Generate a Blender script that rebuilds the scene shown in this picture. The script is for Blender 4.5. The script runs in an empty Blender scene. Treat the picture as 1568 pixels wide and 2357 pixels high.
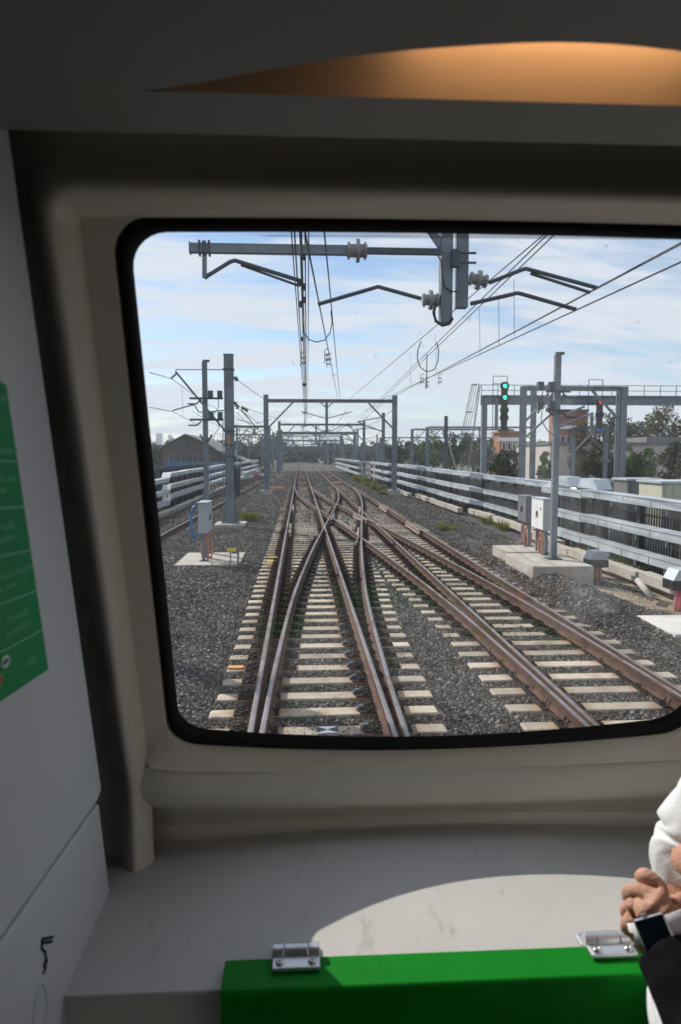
import bpy, bmesh, math, random
from mathutils import Vector, Matrix, noise as mnoise
random.seed(7)
sc = bpy.context.scene
C = sc.collection

# ------------------------------------------------------------------ camera
# Survey of the place: f, principal point and the vanishing point of the tracks (world +Y) in a 1568 px wide frame.
F, CX, CY = 1660.0, 784.0, 1178.0
VPX, VPY = 691.0, 1045.0
CAM_Z = 3.09                       # lens above the sleeper tops (z = 0)
_d = Vector((VPX - CX, -(VPY - CY), F)).normalized()
PSI = math.asin(-_d.x); TH = math.atan2(_d.y, _d.z)
FWD = Vector((math.sin(PSI)*math.cos(TH), math.cos(PSI)*math.cos(TH), -math.sin(TH)))
RIGHT = Vector((math.cos(PSI), -math.sin(PSI), 0)); UP = RIGHT.cross(FWD)
EYE = Vector((0, 0, CAM_Z))
cam_d = bpy.data.cameras.new('camera'); cam = bpy.data.objects.new('camera', cam_d); C.objects.link(cam)
cam.matrix_world = Matrix(((RIGHT.x, UP.x, -FWD.x, 0), (RIGHT.y, UP.y, -FWD.y, 0), (RIGHT.z, UP.z, -FWD.z, CAM_Z), (0, 0, 0, 1)))
cam_d.sensor_fit = 'VERTICAL'; cam_d.sensor_height = 36.0; cam_d.sensor_width = 24.0
cam_d.lens = F/2356.4*36.0
cam_d.clip_start = 0.02; cam_d.clip_end = 6000
cam_d.dof.use_dof = True; cam_d.dof.focus_distance = 3.2; cam_d.dof.aperture_fstop = 5.6
sc.camera = cam

# ------------------------------------------------------------------ world, sun, exposure
SUN_AZ, SUN_EL = math.radians(-41), math.radians(37.6)    # 41 degrees left of the track direction
to_sun = Vector((math.sin(SUN_AZ)*math.cos(SUN_EL), math.cos(SUN_AZ)*math.cos(SUN_EL), math.sin(SUN_EL)))
w = bpy.data.worlds.new('World'); sc.world = w; w.use_nodes = True
nt = w.node_tree; nt.nodes.clear(); N = nt.nodes.new; L = nt.links.new
sky = N('ShaderNodeTexSky'); sky.sky_type = 'NISHITA'; sky.sun_disc = False
sky.sun_elevation = SUN_EL; sky.sun_rotation = SUN_AZ; sky.air_density = 1.0; sky.dust_density = 0.15; sky.ozone_density = 3.0
bg1 = N('ShaderNodeBackground'); bg1.inputs[1].default_value = 0.14; L(sky.outputs[0], bg1.inputs[0])
bg2 = N('ShaderNodeBackground'); bg2.inputs[0].default_value = (0.82, 0.90, 1.0, 1); bg2.inputs[1].default_value = 0.95
tc = N('ShaderNodeTexCoord'); sep = N('ShaderNodeSeparateXYZ'); L(tc.outputs['Generated'], sep.inputs[0])
def wm(op, a, b):
    n = N('ShaderNodeMath'); n.operation = op
    for i, v in enumerate((a, b)):
        if isinstance(v, (int, float)): n.inputs[i].default_value = v
        elif v is not None: L(v, n.inputs[i])
    return n.outputs[0]
zz = wm('ADD', wm('MAXIMUM', sep.outputs[2], 0.0), 0.22)
comb = N('ShaderNodeCombineXYZ'); L(wm('DIVIDE', sep.outputs[0], zz), comb.inputs[0]); L(wm('DIVIDE', sep.outputs[1], zz), comb.inputs[1])
mp = N('ShaderNodeMapping'); mp.inputs['Rotation'].default_value = (0, 0, math.radians(-14)); mp.inputs['Scale'].default_value = (0.55, 2.0, 1); mp.inputs['Location'].default_value = (1.2, 0.4, 0)
L(comb.outputs[0], mp.inputs[0])
n1 = N('ShaderNodeTexNoise'); n1.inputs['Scale'].default_value = 2.1; n1.inputs['Detail'].default_value = 9; n1.inputs['Roughness'].default_value = 0.52; n1.inputs['Distortion'].default_value = 0.5
L(mp.outputs[0], n1.inputs['Vector'])
rp = N('ShaderNodeValToRGB'); rp.color_ramp.elements[0].position = 0.40; rp.color_ramp.elements[1].position = 0.535
rp.color_ramp.elements[0].color = (0.0, 0.0, 0.0, 1); rp.color_ramp.elements[1].color = (0.98, 0.98, 0.98, 1)
n2w = N('ShaderNodeTexNoise'); n2w.inputs['Scale'].default_value = 6.5; n2w.inputs['Detail'].default_value = 7; n2w.inputs['Roughness'].default_value = 0.6; n2w.inputs['Distortion'].default_value = 0.8; L(mp.outputs[0], n2w.inputs['Vector'])
L(wm('ADD', wm('MULTIPLY', n1.outputs[0], 0.78), wm('MULTIPLY', n2w.outputs[0], 0.22)), rp.inputs[0])
mx = N('ShaderNodeMixShader'); L(rp.outputs[0], mx.inputs[0]); L(bg1.outputs[0], mx.inputs[1]); L(bg2.outputs[0], mx.inputs[2])
out = N('ShaderNodeOutputWorld'); L(mx.outputs[0], out.inputs[0])
sun_d = bpy.data.lights.new('sun', 'SUN'); sun_d.energy = 4.8; sun_d.angle = math.radians(0.55); sun_d.color = (1.0, 0.94, 0.85)
sun = bpy.data.objects.new('sun', sun_d); C.objects.link(sun)
sun.rotation_euler = to_sun.to_track_quat('Z', 'Y').to_euler()
sc.view_settings.view_transform = 'Standard'; sc.view_settings.look = 'None'; sc.view_settings.exposure = 0.0; sc.view_settings.gamma = 1.0
try: sc.view_settings.use_curve_mapping = False
except Exception: pass
sc.cycles.use_denoising = True
sc.cycles.max_bounces = 8; sc.cycles.diffuse_bounces = 5; sc.cycles.glossy_bounces = 3; sc.cycles.transparent_max_bounces = 24
sc.cycles.sample_clamp_indirect = 6.0; sc.cycles.caustics_reflective = False; sc.cycles.caustics_refractive = False

# ------------------------------------------------------------------ survey helpers (photo point + known distance -> place)
def ray(x, y): return FWD*F + RIGHT*(x - CX) - UP*(y - CY)
def PZ(x, y, z=0.0): r = ray(x, y); return EYE + r*((z - CAM_Z)/r.z)
def PY(x, y, Y): r = ray(x, y); return EYE + r*(Y/r.y)
def PX(x, y, X): r = ray(x, y); return EYE + r*(X/r.x)

# ------------------------------------------------------------------ materials
def mat(name, col, rough=0.7, metal=0.0, var=0.15, scale=3.0, bump=0.0, bscale=None, spec=0.5, second=None, smix=(0.5, 0.7), coords='pos', coat=0.0):
    m = bpy.data.materials.new(name); m.use_nodes = True
    t = m.node_tree; b = t.nodes['Principled BSDF']; nn = t.nodes.new; ll = t.links.new
    b.inputs['Roughness'].default_value = rough; b.inputs['Metallic'].default_value = metal
    b.inputs['Specular IOR Level'].default_value = spec; b.inputs['Coat Weight'].default_value = coat
    if coords == 'pos': src = nn('ShaderNodeNewGeometry').outputs['Position']
    else: src = nn('ShaderNodeTexCoord').outputs['Object']
    no = nn('ShaderNodeTexNoise'); no.inputs['Scale'].default_value = scale; no.inputs['Detail'].default_value = 6; no.inputs['Roughness'].default_value = 0.6
    ll(src, no.inputs['Vector'])
    r = nn('ShaderNodeValToRGB'); e = r.color_ramp.elements
    e[0].position = 0.3; e[1].position = 0.7
    e[0].color = tuple(c*(1 - var) for c in col) + (1,); e[1].color = tuple(min(1, c*(1 + var)) for c in col) + (1,)
    ll(no.outputs[0], r.inputs[0]); colout = r.outputs[0]
    if second:
        n2 = nn('ShaderNodeTexNoise'); n2.inputs['Scale'].default_value = scale*0.37; n2.inputs['Detail'].default_value = 8
        ll(src, n2.inputs['Vector'])
        r2 = nn('ShaderNodeValToRGB'); r2.color_ramp.elements[0].position = smix[0]; r2.color_ramp.elements[1].position = smix[1]
        ll(n2.outputs[0], r2.inputs[0])
        mxn = nn('ShaderNodeMix'); mxn.data_type = 'RGBA'
        ll(r2.outputs[0], mxn.inputs['Factor']); ll(colout, mxn.inputs['A']); mxn.inputs['B'].default_value = tuple(second) + (1,)
        colout = mxn.outputs['Result']
    ll(colout, b.inputs['Base Color'])
    if bump:
        nb = nn('ShaderNodeTexNoise'); nb.inputs['Scale'].default_value = bscale or scale*6; nb.inputs['Detail'].default_value = 5
        ll(src, nb.inputs['Vector'])
        bp = nn('ShaderNodeBump'); bp.inputs['Strength'].default_value = bump; bp.inputs['Distance'].default_value = 0.02
        ll(nb.outputs[0], bp.inputs['Height']); ll(bp.outputs[0], b.inputs['Normal'])
    return m
def emit(name, col, s):
    m = bpy.data.materials.new(name); m.use_nodes = True; b = m.node_tree.nodes['Principled BSDF']
    b.inputs['Base Color'].default_value = tuple(col) + (1,); b.inputs['Emission Color'].default_value = tuple(col) + (1,); b.inputs['Emission Strength'].default_value = s
    return m
def glass_mat(name, dirt=False, tint=(1, 1, 1)):
    m = bpy.data.materials.new(name); m.use_nodes = True; t = m.node_tree; t.nodes.clear(); nn = t.nodes.new; ll = t.links.new
    tr = nn('ShaderNodeBsdfTransparent'); tr.inputs[0].default_value = tuple(tint) + (1,)
    gl = nn('ShaderNodeBsdfGlossy'); gl.inputs['Roughness'].default_value = 0.02
    lw = nn('ShaderNodeLayerWeight'); lw.inputs[0].default_value = 0.5
    pw = nn('ShaderNodeMath'); pw.operation = 'POWER'; pw.inputs[1].default_value = 5.0; ll(lw.outputs['Facing'], pw.inputs[0])
    fr = nn('ShaderNodeMath'); fr.operation = 'MULTIPLY_ADD'; fr.inputs[1].default_value = 0.9; fr.inputs[2].default_value = 0.05; ll(pw.outputs[0], fr.inputs[0])
    ms = nn('ShaderNodeMixShader'); ll(fr.outputs[0], ms.inputs[0]); ll(tr.outputs[0], ms.inputs[1]); ll(gl.outputs[0], ms.inputs[2])
    res = ms.outputs[0]
    if dirt:
        tcn = nn('ShaderNodeTexCoord')
        df = nn('ShaderNodeBsdfDiffuse'); df.inputs[0].default_value = (0.42, 0.40, 0.37, 1)
        tl = nn('ShaderNodeBsdfTranslucent'); tl.inputs[0].default_value = (0.30, 0.29, 0.28, 1)
        ad = nn('ShaderNodeMixShader'); ll(df.outputs[0], ad.inputs[1]); ll(tl.outputs[0], ad.inputs[2])
        facs = []
        for sc_, th0, th1, amp in ((34, 0.045, 0.10, 0.32), (13, 0.03, 0.075, 0.28), (5.0, 0.02, 0.13, 0.20)):
            v = nn('ShaderNodeTexVoronoi'); v.inputs['Scale'].default_value = sc_; v.inputs['Randomness'].default_value = 1.0
            nz = nn('ShaderNodeTexNoise'); nz.inputs['Scale'].default_value = sc_*2.2; nz.inputs['Detail'].default_value = 3
            ll(tcn.outputs['Object'], nz.inputs['Vector'])
            mxv = nn('ShaderNodeMix'); mxv.data_type = 'RGBA'; mxv.inputs['Factor'].default_value = 0.012
            ll(tcn.outputs['Object'], mxv.inputs['A']); ll(nz.outputs['Color'], mxv.inputs['B']); ll(mxv.outputs['Result'], v.inputs['Vector'])
            mr = nn('ShaderNodeMapRange'); mr.inputs[1].default_value = th0; mr.inputs[2].default_value = th1; mr.inputs[3].default_value = amp; mr.inputs[4].default_value = 0
            ll(v.outputs['Distance'], mr.inputs[0])
            sp = nn('ShaderNodeSeparateColor'); ll(v.outputs['Color'], sp.inputs[0])
            gt = nn('ShaderNodeMath'); gt.operation = 'GREATER_THAN'; gt.inputs[1].default_value = 0.72; ll(sp.outputs[0], gt.inputs[0])
            mu = nn('ShaderNodeMath'); mu.operation = 'MULTIPLY'; ll(mr.outputs[0], mu.inputs[0]); ll(gt.outputs[0], mu.inputs[1]); facs.append(mu.outputs[0])
        a0 = nn('ShaderNodeMath'); a0.operation = 'ADD'; ll(facs[0], a0.inputs[0]); ll(facs[1], a0.inputs[1]); a1 = nn('ShaderNodeMath'); a1.operation = 'ADD'; ll(a0.outputs[0], a1.inputs[0]); ll(facs[2], a1.inputs[1])
        nz = nn('ShaderNodeTexNoise'); nz.inputs['Scale'].default_value = 5; nz.inputs['Detail'].default_value = 4; ll(tcn.outputs['Object'], nz.inputs['Vector'])
        mr = nn('ShaderNodeMapRange'); mr.inputs[1].default_value = 0.4; mr.inputs[2].default_value = 0.75; mr.inputs[3].default_value = 0.015; mr.inputs[4].default_value = 0.05
        ll(nz.outputs[0], mr.inputs[0])
        a2 = nn('ShaderNodeMath'); a2.operation = 'ADD'; ll(a1.outputs[0], a2.inputs[0]); ll(mr.outputs[0], a2.inputs[1])
        m2 = nn('ShaderNodeMixShader'); ll(a2.outputs[0], m2.inputs[0]); ll(res, m2.inputs[1]); ll(ad.outputs[0], m2.inputs[2]); res = m2.outputs[0]
    o = nn('ShaderNodeOutputMaterial'); ll(res, o.inputs[0])
    return m

M = {}
M['steel'] = mat('galvanised steel', (0.155, 0.185, 0.215), 0.55, 0.2, 0.28, 1.8, 0.05, None, 0.5, (0.22, 0.25, 0.28), (0.5, 0.75))
M['steel_dark'] = mat('dark galvanised steel', (0.075, 0.095, 0.115), 0.6, 0.2, 0.25, 1.8)
M['tray'] = mat('galvanised trough', (0.50, 0.55, 0.585), 0.5, 0.15, 0.22, 1.2, 0.04, None, 0.5, (0.37, 0.41, 0.44), (0.45, 0.7))
M['wire'] = mat('wire', (0.035, 0.04, 0.045), 0.5, 0.3)
M['rubber'] = mat('black rubber', (0.004, 0.004, 0.006), 0.6, 0, 0.2, 20, spec=0.2)
M['concrete'] = mat('concrete', (0.45, 0.42, 0.37), 0.9, 0, 0.14, 3.0, 0.15, 40, 0.3, (0.33, 0.29, 0.24), (0.5, 0.75))
M['rust'] = mat('rusted rail', (0.085, 0.048, 0.035), 0.8, 0.1, 0.4, 9, 0.1, 80, 0.3, (0.14, 0.07, 0.042), (0.45, 0.7))
M['rail_top'] = mat('worn rail head', (0.27, 0.255, 0.265), 0.42, 0.7, 0.2, 6, 0, None, 0.5, (0.13, 0.085, 0.065), (0.46, 0.68))
M['guard'] = mat('check rail', (0.30, 0.22, 0.17), 0.6, 0.3, 0.3, 8)
M['fast'] = mat('rail fastening', (0.026, 0.019, 0.016), 0.85, 0.1, 0.6, 22, 0, None, 0.25, (0.07, 0.035, 0.02), (0.55, 0.7))
M['white'] = mat('white paint', (0.78, 0.79, 0.80), 0.45, 0, 0.05, 4)
M['cab_grey'] = mat('grey cabinet paint', (0.40, 0.43, 0.46), 0.5, 0, 0.08, 4)
M['orange'] = mat('orange conduit', (0.52, 0.24, 0.16), 0.55, 0, 0.2, 12)
M['pink'] = mat('pink marker', (0.75, 0.22, 0.25), 0.6)
M['orange_box'] = mat('orange paint', (0.65, 0.30, 0.08), 0.6, 0, 0.2, 5)
M['yellow'] = mat('yellow paint', (0.75, 0.55, 0.04), 0.5)
M['blue_cable'] = mat('blue cable', (0.03, 0.20, 0.50), 0.5)
M['black'] = mat('black paint', (0.015, 0.016, 0.018), 0.5)
M['black_fence'] = mat('black fence', (0.022, 0.025, 0.03), 0.55, 0, 0.3, 3)
M['porcelain'] = mat('porcelain', (0.26, 0.26, 0.26), 0.25, 0, 0.15, 10)
M['brick_orange'] = mat('orange brick', (0.30, 0.125, 0.062), 0.85, 0, 0.15, 1.5)
M['brick_brown'] = mat('old brick', (0.10, 0.085, 0.075), 0.9, 0, 0.35, 0.35)
M['beige'] = mat('beige wall', (0.52, 0.47, 0.42), 0.85, 0, 0.06, 0.4)
M['roof_grey'] = mat('roof', (0.16, 0.16, 0.17), 0.7, 0, 0.15, 0.5)
M['window'] = mat('far window', (0.03, 0.045, 0.06), 0.15, 0, 0.2, 2)
M['tower'] = mat('far tower', (0.14, 0.20, 0.27), 0.4, 0, 0.2, 0.05)
M['soil'] = mat('ground', (0.13, 0.12, 0.095), 0.95, 0, 0.3, 0.15, 0.3, 3, 0.2, (0.07, 0.085, 0.035), (0.5, 0.65))
M['sand'] = mat('sandy soil', (0.33, 0.27, 0.20), 0.95, 0, 0.3, 2.5, 0.5, 14, 0.2, (0.16, 0.14, 0.12), (0.5, 0.7))
M['asphalt'] = mat('asphalt', (0.07, 0.07, 0.075), 0.9, 0, 0.15, 1.0)
M['cream_box'] = mat('cream steel', (0.52, 0.52, 0.40), 0.6, 0, 0.08, 1.2)
M['trunk'] = mat('bark', (0.09, 0.065, 0.045), 0.9, 0, 0.3, 4)
M['car_white'] = mat('white car', (0.75, 0.76, 0.78), 0.25, 0, 0.02, 1, coat=0.6)
M['car_red'] = mat('red car', (0.45, 0.03, 0.03), 0.25, 0, 0.02, 1, coat=0.6)
M['car_glass'] = mat('car glass', (0.015, 0.02, 0.025), 0.08)
M['tyre'] = mat('tyre', (0.02, 0.02, 0.02), 0.9)
M['sig_green'] = emit('green signal', (0.02, 1.0, 0.45), 3.0)
M['sig_red'] = emit('red signal', (1.0, 0.06, 0.10), 1.2)
M['dirt_sign'] = mat('dark print', (0.05, 0.05, 0.055), 0.6)
def scuffed(m, col, amt=0.8):
    t = m.node_tree; b = t.nodes['Principled BSDF']; nn = t.nodes.new; ll = t.links.new
    src = b.inputs['Base Color'].links[0].from_socket; g = nn('ShaderNodeNewGeometry'); mp_ = nn('ShaderNodeMapping'); mp_.inputs['Rotation'].default_value = (0, 0, math.radians(32)); mp_.inputs['Scale'].default_value = (34, 9, 20)
    ll(g.outputs['Position'], mp_.inputs[0]); n_ = nn('ShaderNodeTexNoise'); n_.inputs['Scale'].default_value = 1.0; n_.inputs['Detail'].default_value = 5; n_.inputs['Roughness'].default_value = 0.65; ll(mp_.outputs[0], n_.inputs['Vector'])
    mr_ = nn('ShaderNodeMapRange'); mr_.inputs[1].default_value = 0.60; mr_.inputs[2].default_value = 0.78; mr_.inputs[3].default_value = 0; mr_.inputs[4].default_value = amt; ll(n_.outputs[0], mr_.inputs[0])
    mx_ = nn('ShaderNodeMix'); mx_.data_type = 'RGBA'; ll(mr_.outputs[0], mx_.inputs['Factor']); ll(src, mx_.inputs['A']); mx_.inputs['B'].default_value = tuple(col) + (1,); ll(mx_.outputs['Result'], b.inputs['Base Color'])
    return m
# cabin
M['trim'] = mat('beige moulded trim', (0.60, 0.55, 0.475), 0.34, 0, 0.03, 3, 0.02, 260, 0.5)
M['panel'] = mat('pale grey panel', (0.52, 0.53, 0.55), 0.5, 0, 0.03, 2, 0.02, 220)
M['console'] = mat('speckled grey console', (0.50, 0.485, 0.465), 0.55, 0, 0.05, 5, 0.03, 240, 0.4, (0.44, 0.435, 0.42), (0.60, 0.72))
scuffed(M['console'], (0.26, 0.25, 0.24)); scuffed(M['panel'], (0.38, 0.385, 0.39), 0.35)
M['ceiling'] = mat('grey ceiling trim', (0.22, 0.215, 0.205), 0.5, 0, 0.03, 2, 0.02, 200)
M['green_flap'] = mat('green painted metal', (0.002, 0.20, 0.011), 0.55, 0, 0.12, 9, 0.03, 150, 0.12, (0.002, 0.14, 0.010), (0.55, 0.75))
scuffed(M['green_flap'], (0.003, 0.12, 0.012), 0.5)
M['sticker'] = mat('green sticker', (0.003, 0.24, 0.075), 0.45, 0, 0.08, 4, spec=0.15)
M['sticker_txt'] = mat('pale green print', (0.10, 0.42, 0.25), 0.5)
M['hinge'] = mat('hinge metal', (0.62, 0.63, 0.66), 0.32, 0.8, 0.05, 30, 0.02, 300)
M['screw'] = mat('screw', (0.55, 0.55, 0.56), 0.18, 1.0)
M['tan'] = mat('tan recess wall', (0.62, 0.44, 0.30), 0.4, 0.25, 0.06, 8)
M['floor'] = mat('cabin floor', (0.05, 0.05, 0.055), 0.7, 0, 0.2, 8)
M['skin'] = mat('skin', (0.52, 0.285, 0.20), 0.55, 0, 0.16, 30, 0.22, 210, 0.35, (0.56, 0.22, 0.16), (0.48, 0.68))
M['cloth_white'] = mat('white cloth', (0.74, 0.75, 0.77), 0.9, 0, 0.04, 10, 0.15, 300)
M['cloth_black'] = mat('black cloth', (0.008, 0.008, 0.011), 0.95, 0, 0.3, 14, 0.1, 300, 0.08)
M['hair'] = mat('hair', (0.03, 0.02, 0.014), 0.6)
M['trouser'] = mat('dark trousers', (0.03, 0.035, 0.05), 0.9)
M['watch_face'] = mat('watch glass', (0.006, 0.012, 0.025), 0.06, 0, 0.1, 10, coat=1.0)
M['windscreen'] = glass_mat('windscreen glass', True)
M['clear'] = glass_mat('side window glass')

# ------------------------------------------------------------------ mesh helpers
def wloc(o):
    v = Vector((0, 0, 0))
    while o is not None: v += o.location; o = o.parent
    return v
class MB:
    def __init__(s): s.v = []; s.f = []
    def add(s, vs, fs):
        b = len(s.v); s.v += [Vector(p) for p in vs]; s.f += [tuple(i + b for i in f) for f in fs]; return s
    def box(s, c, d, rz=0.0, mtx=None):
        x, y, z = d[0]/2, d[1]/2, d[2]/2
        vs = [Vector((sx*x, sy*y, sz*z)) for sz in (-1, 1) for sy in (-1, 1) for sx in (-1, 1)]
        m = mtx if mtx is not None else Matrix.Rotation(rz, 3, 'Z')
        return s.add([m @ p + Vector(c) for p in vs], [(0, 2, 3, 1), (4, 5, 7, 6), (0, 1, 5, 4), (2, 6, 7, 3), (0, 4, 6, 2), (1, 3, 7, 5)])
    def box2(s, a, b): # two corners
        a, b = Vector(a), Vector(b); return s.box((a + b)/2, (abs(b.x - a.x), abs(b.y - a.y), abs(b.z - a.z)))
    def bar(s, p, q, w, h=None, up=(0, 0, 1)):
        p, q = Vector(p), Vector(q); h = h or w; d = (q - p); ln = d.length; d.normalize()
        u = Vector(up)
        if abs(d.dot(u)) > 0.98: u = Vector((0, 1, 0))
        x = d.cross(u).normalized(); z = x.cross(d)
        m = Matrix((x, d, z)).transposed()
        return s.box((p + q)/2, (w, ln, h), mtx=m)
    def ibeam(s, p, q, w, h, t=0.03):
        p, q = Vector(p), Vector(q); d = (q - p).normalized(); u = Vector((0, 0, 1))
        if abs(d.dot(u)) > 0.98: u = Vector((0, 1, 0))
        x = d.cross(u).normalized(); z = x.cross(d)
        s.bar(p + z*(h/2 - t/2), q + z*(h/2 - t/2), w, t, up=z); s.bar(p - z*(h/2 - t/2), q - z*(h/2 - t/2), w, t, up=z)
        s.bar(p, q, t, h - 2*t - 0.001, up=z); return s
    def tube(s, pts, r, n=6, cap=True):
        pts = [Vector(p) for p in pts]; k = len(pts); rings = []
        for i, p in enumerate(pts):
            d = (pts[min(i + 1, k - 1)] - pts[max(i - 1, 0)]).normalized()
            u = Vector((0, 0, 1)) if abs(d.z) < 0.95 else Vector((0, 1, 0))
            x = d.cross(u).normalized(); y = x.cross(d)
            rr = r[i] if isinstance(r, (list, tuple)) else r
            rings.append([p + (x*math.cos(a) + y*math.sin(a))*rr for a in [2*math.pi*j/n for j in range(n)]])
        vs = [q for rg in rings for q in rg]; fs = []
        for i in range(k - 1):
            for j in range(n):
                a, b = i*n + j, i*n + (j + 1) % n; fs.append((a, b, b + n, a + n))
        if cap: fs += [tuple(reversed(range(n))), tuple(range((k - 1)*n, k*n))]
        return s.add(vs, fs)
    def cyl(s, p, q, r, n=12, r2=None): return s.tube([p, q], [r, r2 if r2 is not None else r], n)
    def prism(s, poly, off):  # polygon of 3D points extruded by off
        k = len(poly); off = Vector(off); a = [Vector(p) for p in poly]
        return s.add(a + [p + off for p in a], [tuple(range(k)), tuple(reversed(range(k, 2*k)))] + [(i, i + k, (i + 1) % k + k, (i + 1) % k) for i in range(k)])
    def grid(s, rows, close=False):  # rows of equal length points
        n = len(rows[0]); vs = [p for r in rows for p in r]; fs = []
        for i in range(len(rows) - 1):
            for j in range(n if close else n - 1):
                a, b = i*n + j, i*n + (j + 1) % n; fs.append((a, b, b + n, a + n))
        return s.add(vs, fs)
    def mesh(s, name, m=None, off=None, smooth=False):
        me = bpy.data.meshes.new(name); o = off or Vector((0, 0, 0))
        me.from_pydata([tuple(p - o) for p in s.v], [], s.f)
        bm = bmesh.new(); bm.from_mesh(me); bmesh.ops.recalc_face_normals(bm, faces=bm.faces); bm.to_mesh(me); bm.free()
        if m: me.materials.append(M[m] if isinstance(m, str) else m)
        if smooth:
            for p in me.polygons: p.use_smooth = True
        return me
    def build(s, name, m, parent=None, local=False, smooth=False, bevel=0.0, angle=None, origin=None):
        off = Vector((0, 0, 0)) if (local or parent is None) else wloc(parent)
        if origin is not None: off = Vector(origin)
        o = bpy.data.objects.new(name, s.mesh(name, m, off, smooth)); C.objects.link(o); o.parent = parent
        if origin is not None: o.location = off
        if bevel:
            b = o.modifiers.new('bevel', 'BEVEL'); b.width = bevel; b.segments = 2; b.limit_method = 'ANGLE'; b.angle_limit = math.radians(40)
        if angle:
            o.data.shade_smooth() if hasattr(o.data, 'shade_smooth') else None
        return o
def place(name, me, loc, parent=None, rz=0.0, scale=None):
    o = bpy.data.objects.new(name, me); C.objects.link(o)
    if parent is not None: o.parent = parent; o.location = Vector(loc) - wloc(parent)
    else: o.location = loc
    o.rotation_euler = (0, 0, rz)
    if scale: o.scale = scale
    return o
def tag(o, label=None, cat=None, group=None, kind=None):
    if label: o['label'] = label
    if cat: o['category'] = cat
    if group: o['group'] = group
    if kind: o['kind'] = kind
    return o
def thing(name, label, cat, loc=(0, 0, 0), group=None):
    o = bpy.data.objects.new(name, None); C.objects.link(o); o.location = loc; o.empty_display_size = 0.2
    return tag(o, label, cat, group)
def hnoise(x, y, s=1.0, seed=0.0): return mnoise.noise(Vector((x*s, y*s, seed)))

# ================================================================== THE SETTING
tag(MB().add([(-3000, -400, -0.6), (3000, -400, -0.6), (3000, 5000, -0.6), (-3000, 5000, -0.6)], [(0, 1, 2, 3)]).build('ground', 'soil'), kind='structure')
AX, CXT, DX, HG = 0.22, 3.93, -5.75, 0.7525        # track centres, half distance of rail centres
def interp(tab, Y):                                  # smooth curve through surveyed offsets
    if Y <= tab[0][0]: return tab[0][1]
    if Y >= tab[-1][0]: return tab[-1][1]
    for i in range(len(tab) - 1):
        if tab[i][0] <= Y <= tab[i + 1][0]: break
    def sl(k):
        a, b = tab[max(0, k - 1)], tab[min(len(tab) - 1, k + 1)]; return (b[1] - a[1])/(b[0] - a[0])
    (x0, y0), (x1, y1) = tab[i], tab[i + 1]; h = x1 - x0; t = (Y - x0)/h
    return (2*t**3 - 3*t*t + 1)*y0 + (t**3 - 2*t*t + t)*h*sl(i) + (-2*t**3 + 3*t*t)*y1 + (t**3 - t*t)*h*sl(i + 1)
TB = [(4, .085), (7.4, .125), (9.7, .18), (14.2, .36), (17.8, .59), (22.9, .98), (29.4, 1.54), (34.9, 2.03), (43.5, 2.77), (51, 3.27), (58, 3.56), (63, 3.66), (70, 3.71)]
TX = [(5, .09), (9, .13), (12.6, .22), (15.1, .34), (17.6, .50), (23.1, .90), (29.7, 1.45), (34.5, 1.86), (40, 2.38), (47, 2.97), (55, 3.42), (62, 3.64), (70, 3.71)]
def xB(Y): return AX + interp(TB, Y)
def xX(Y): return CXT - interp(TX, Y)
def xD(Y): return DX + 0.018*max(0, Y - 27)          # the far left track drifts in
def bed_h(x, y):
    h = -0.05 + 0.02*hnoise(x, y, 0.7)
    if x < -1.35 or x > 5.5: h += 0.03
    if -4.0 < x < -2.0: h += 0.02
    if x > 5.1:
        hp = max(0, min(1, (x - 5.1)/0.8))*max(0, min(1, (6.9 - x)/0.9))*max(0, min(1, (y - 11)/4))*max(0, min(1, (30 - y)/6)); h += 0.27*hp*hp*(3 - 2*hp) + 0.03*hnoise(x, y, 1.3, 5)*hp
    if x > 6.2: h -= min(0.26, (x - 6.2)*0.12)
    if x < -7.2: h -= min(0.25, (-7.2 - x)*0.2)
    return h
def bed_mat():
    m = bpy.data.materials.new('crushed rock ballast'); m.use_nodes = True; t = m.node_tree; b = t.nodes['Principled BSDF']; nn = t.nodes.new; ll = t.links.new
    b.inputs['Roughness'].default_value = 0.9; b.inputs['Specular IOR Level'].default_value = 0.3
    g = nn('ShaderNodeNewGeometry'); v = nn('ShaderNodeTexVoronoi'); v.inputs['Scale'].default_value = 15; ll(g.outputs['Position'], v.inputs['Vector'])
    s = nn('ShaderNodeSeparateColor'); ll(v.outputs['Color'], s.inputs[0])
    r = nn('ShaderNodeValToRGB'); e = r.color_ramp.elements; e[0].color = (0.045, 0.042, 0.040, 1); e[1].color = (0.21, 0.19, 0.165, 1); e[1].position = 0.95
    ll(s.outputs[0], r.inputs[0]); 
    no = nn('ShaderNodeTexNoise'); no.inputs['Scale'].default_value = 0.5; no.inputs['Detail'].default_value = 5; ll(g.outputs['Position'], no.inputs['Vector'])
    mxn = nn('ShaderNodeMix'); mxn.data_type = 'RGBA'; mxn.blend_type = 'MULTIPLY'; mxn.inputs['Factor'].default_value = 0.5
    ll(r.outputs[0], mxn.inputs['A']); ll(no.outputs['Color'], mxn.inputs['B']); 
    hs = nn('ShaderNodeHueSaturation'); hs.inputs['Saturation'].default_value = 0.5; hs.inputs['Value'].default_value = 0.85; ll(mxn.outputs['Result'], hs.inputs['Color'])
    ll(hs.outputs[0], b.inputs['Base Color'])
    bp = nn('ShaderNodeBump'); bp.inputs['Strength'].default_value = 0.9; bp.inputs['Distance'].default_value = 0.05; bp.invert = True
    ll(v.outputs['Distance'], bp.inputs['Height']); ll(bp.outputs[0], b.inputs['Normal'])
    return m
M['bed'] = bed_mat()
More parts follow.
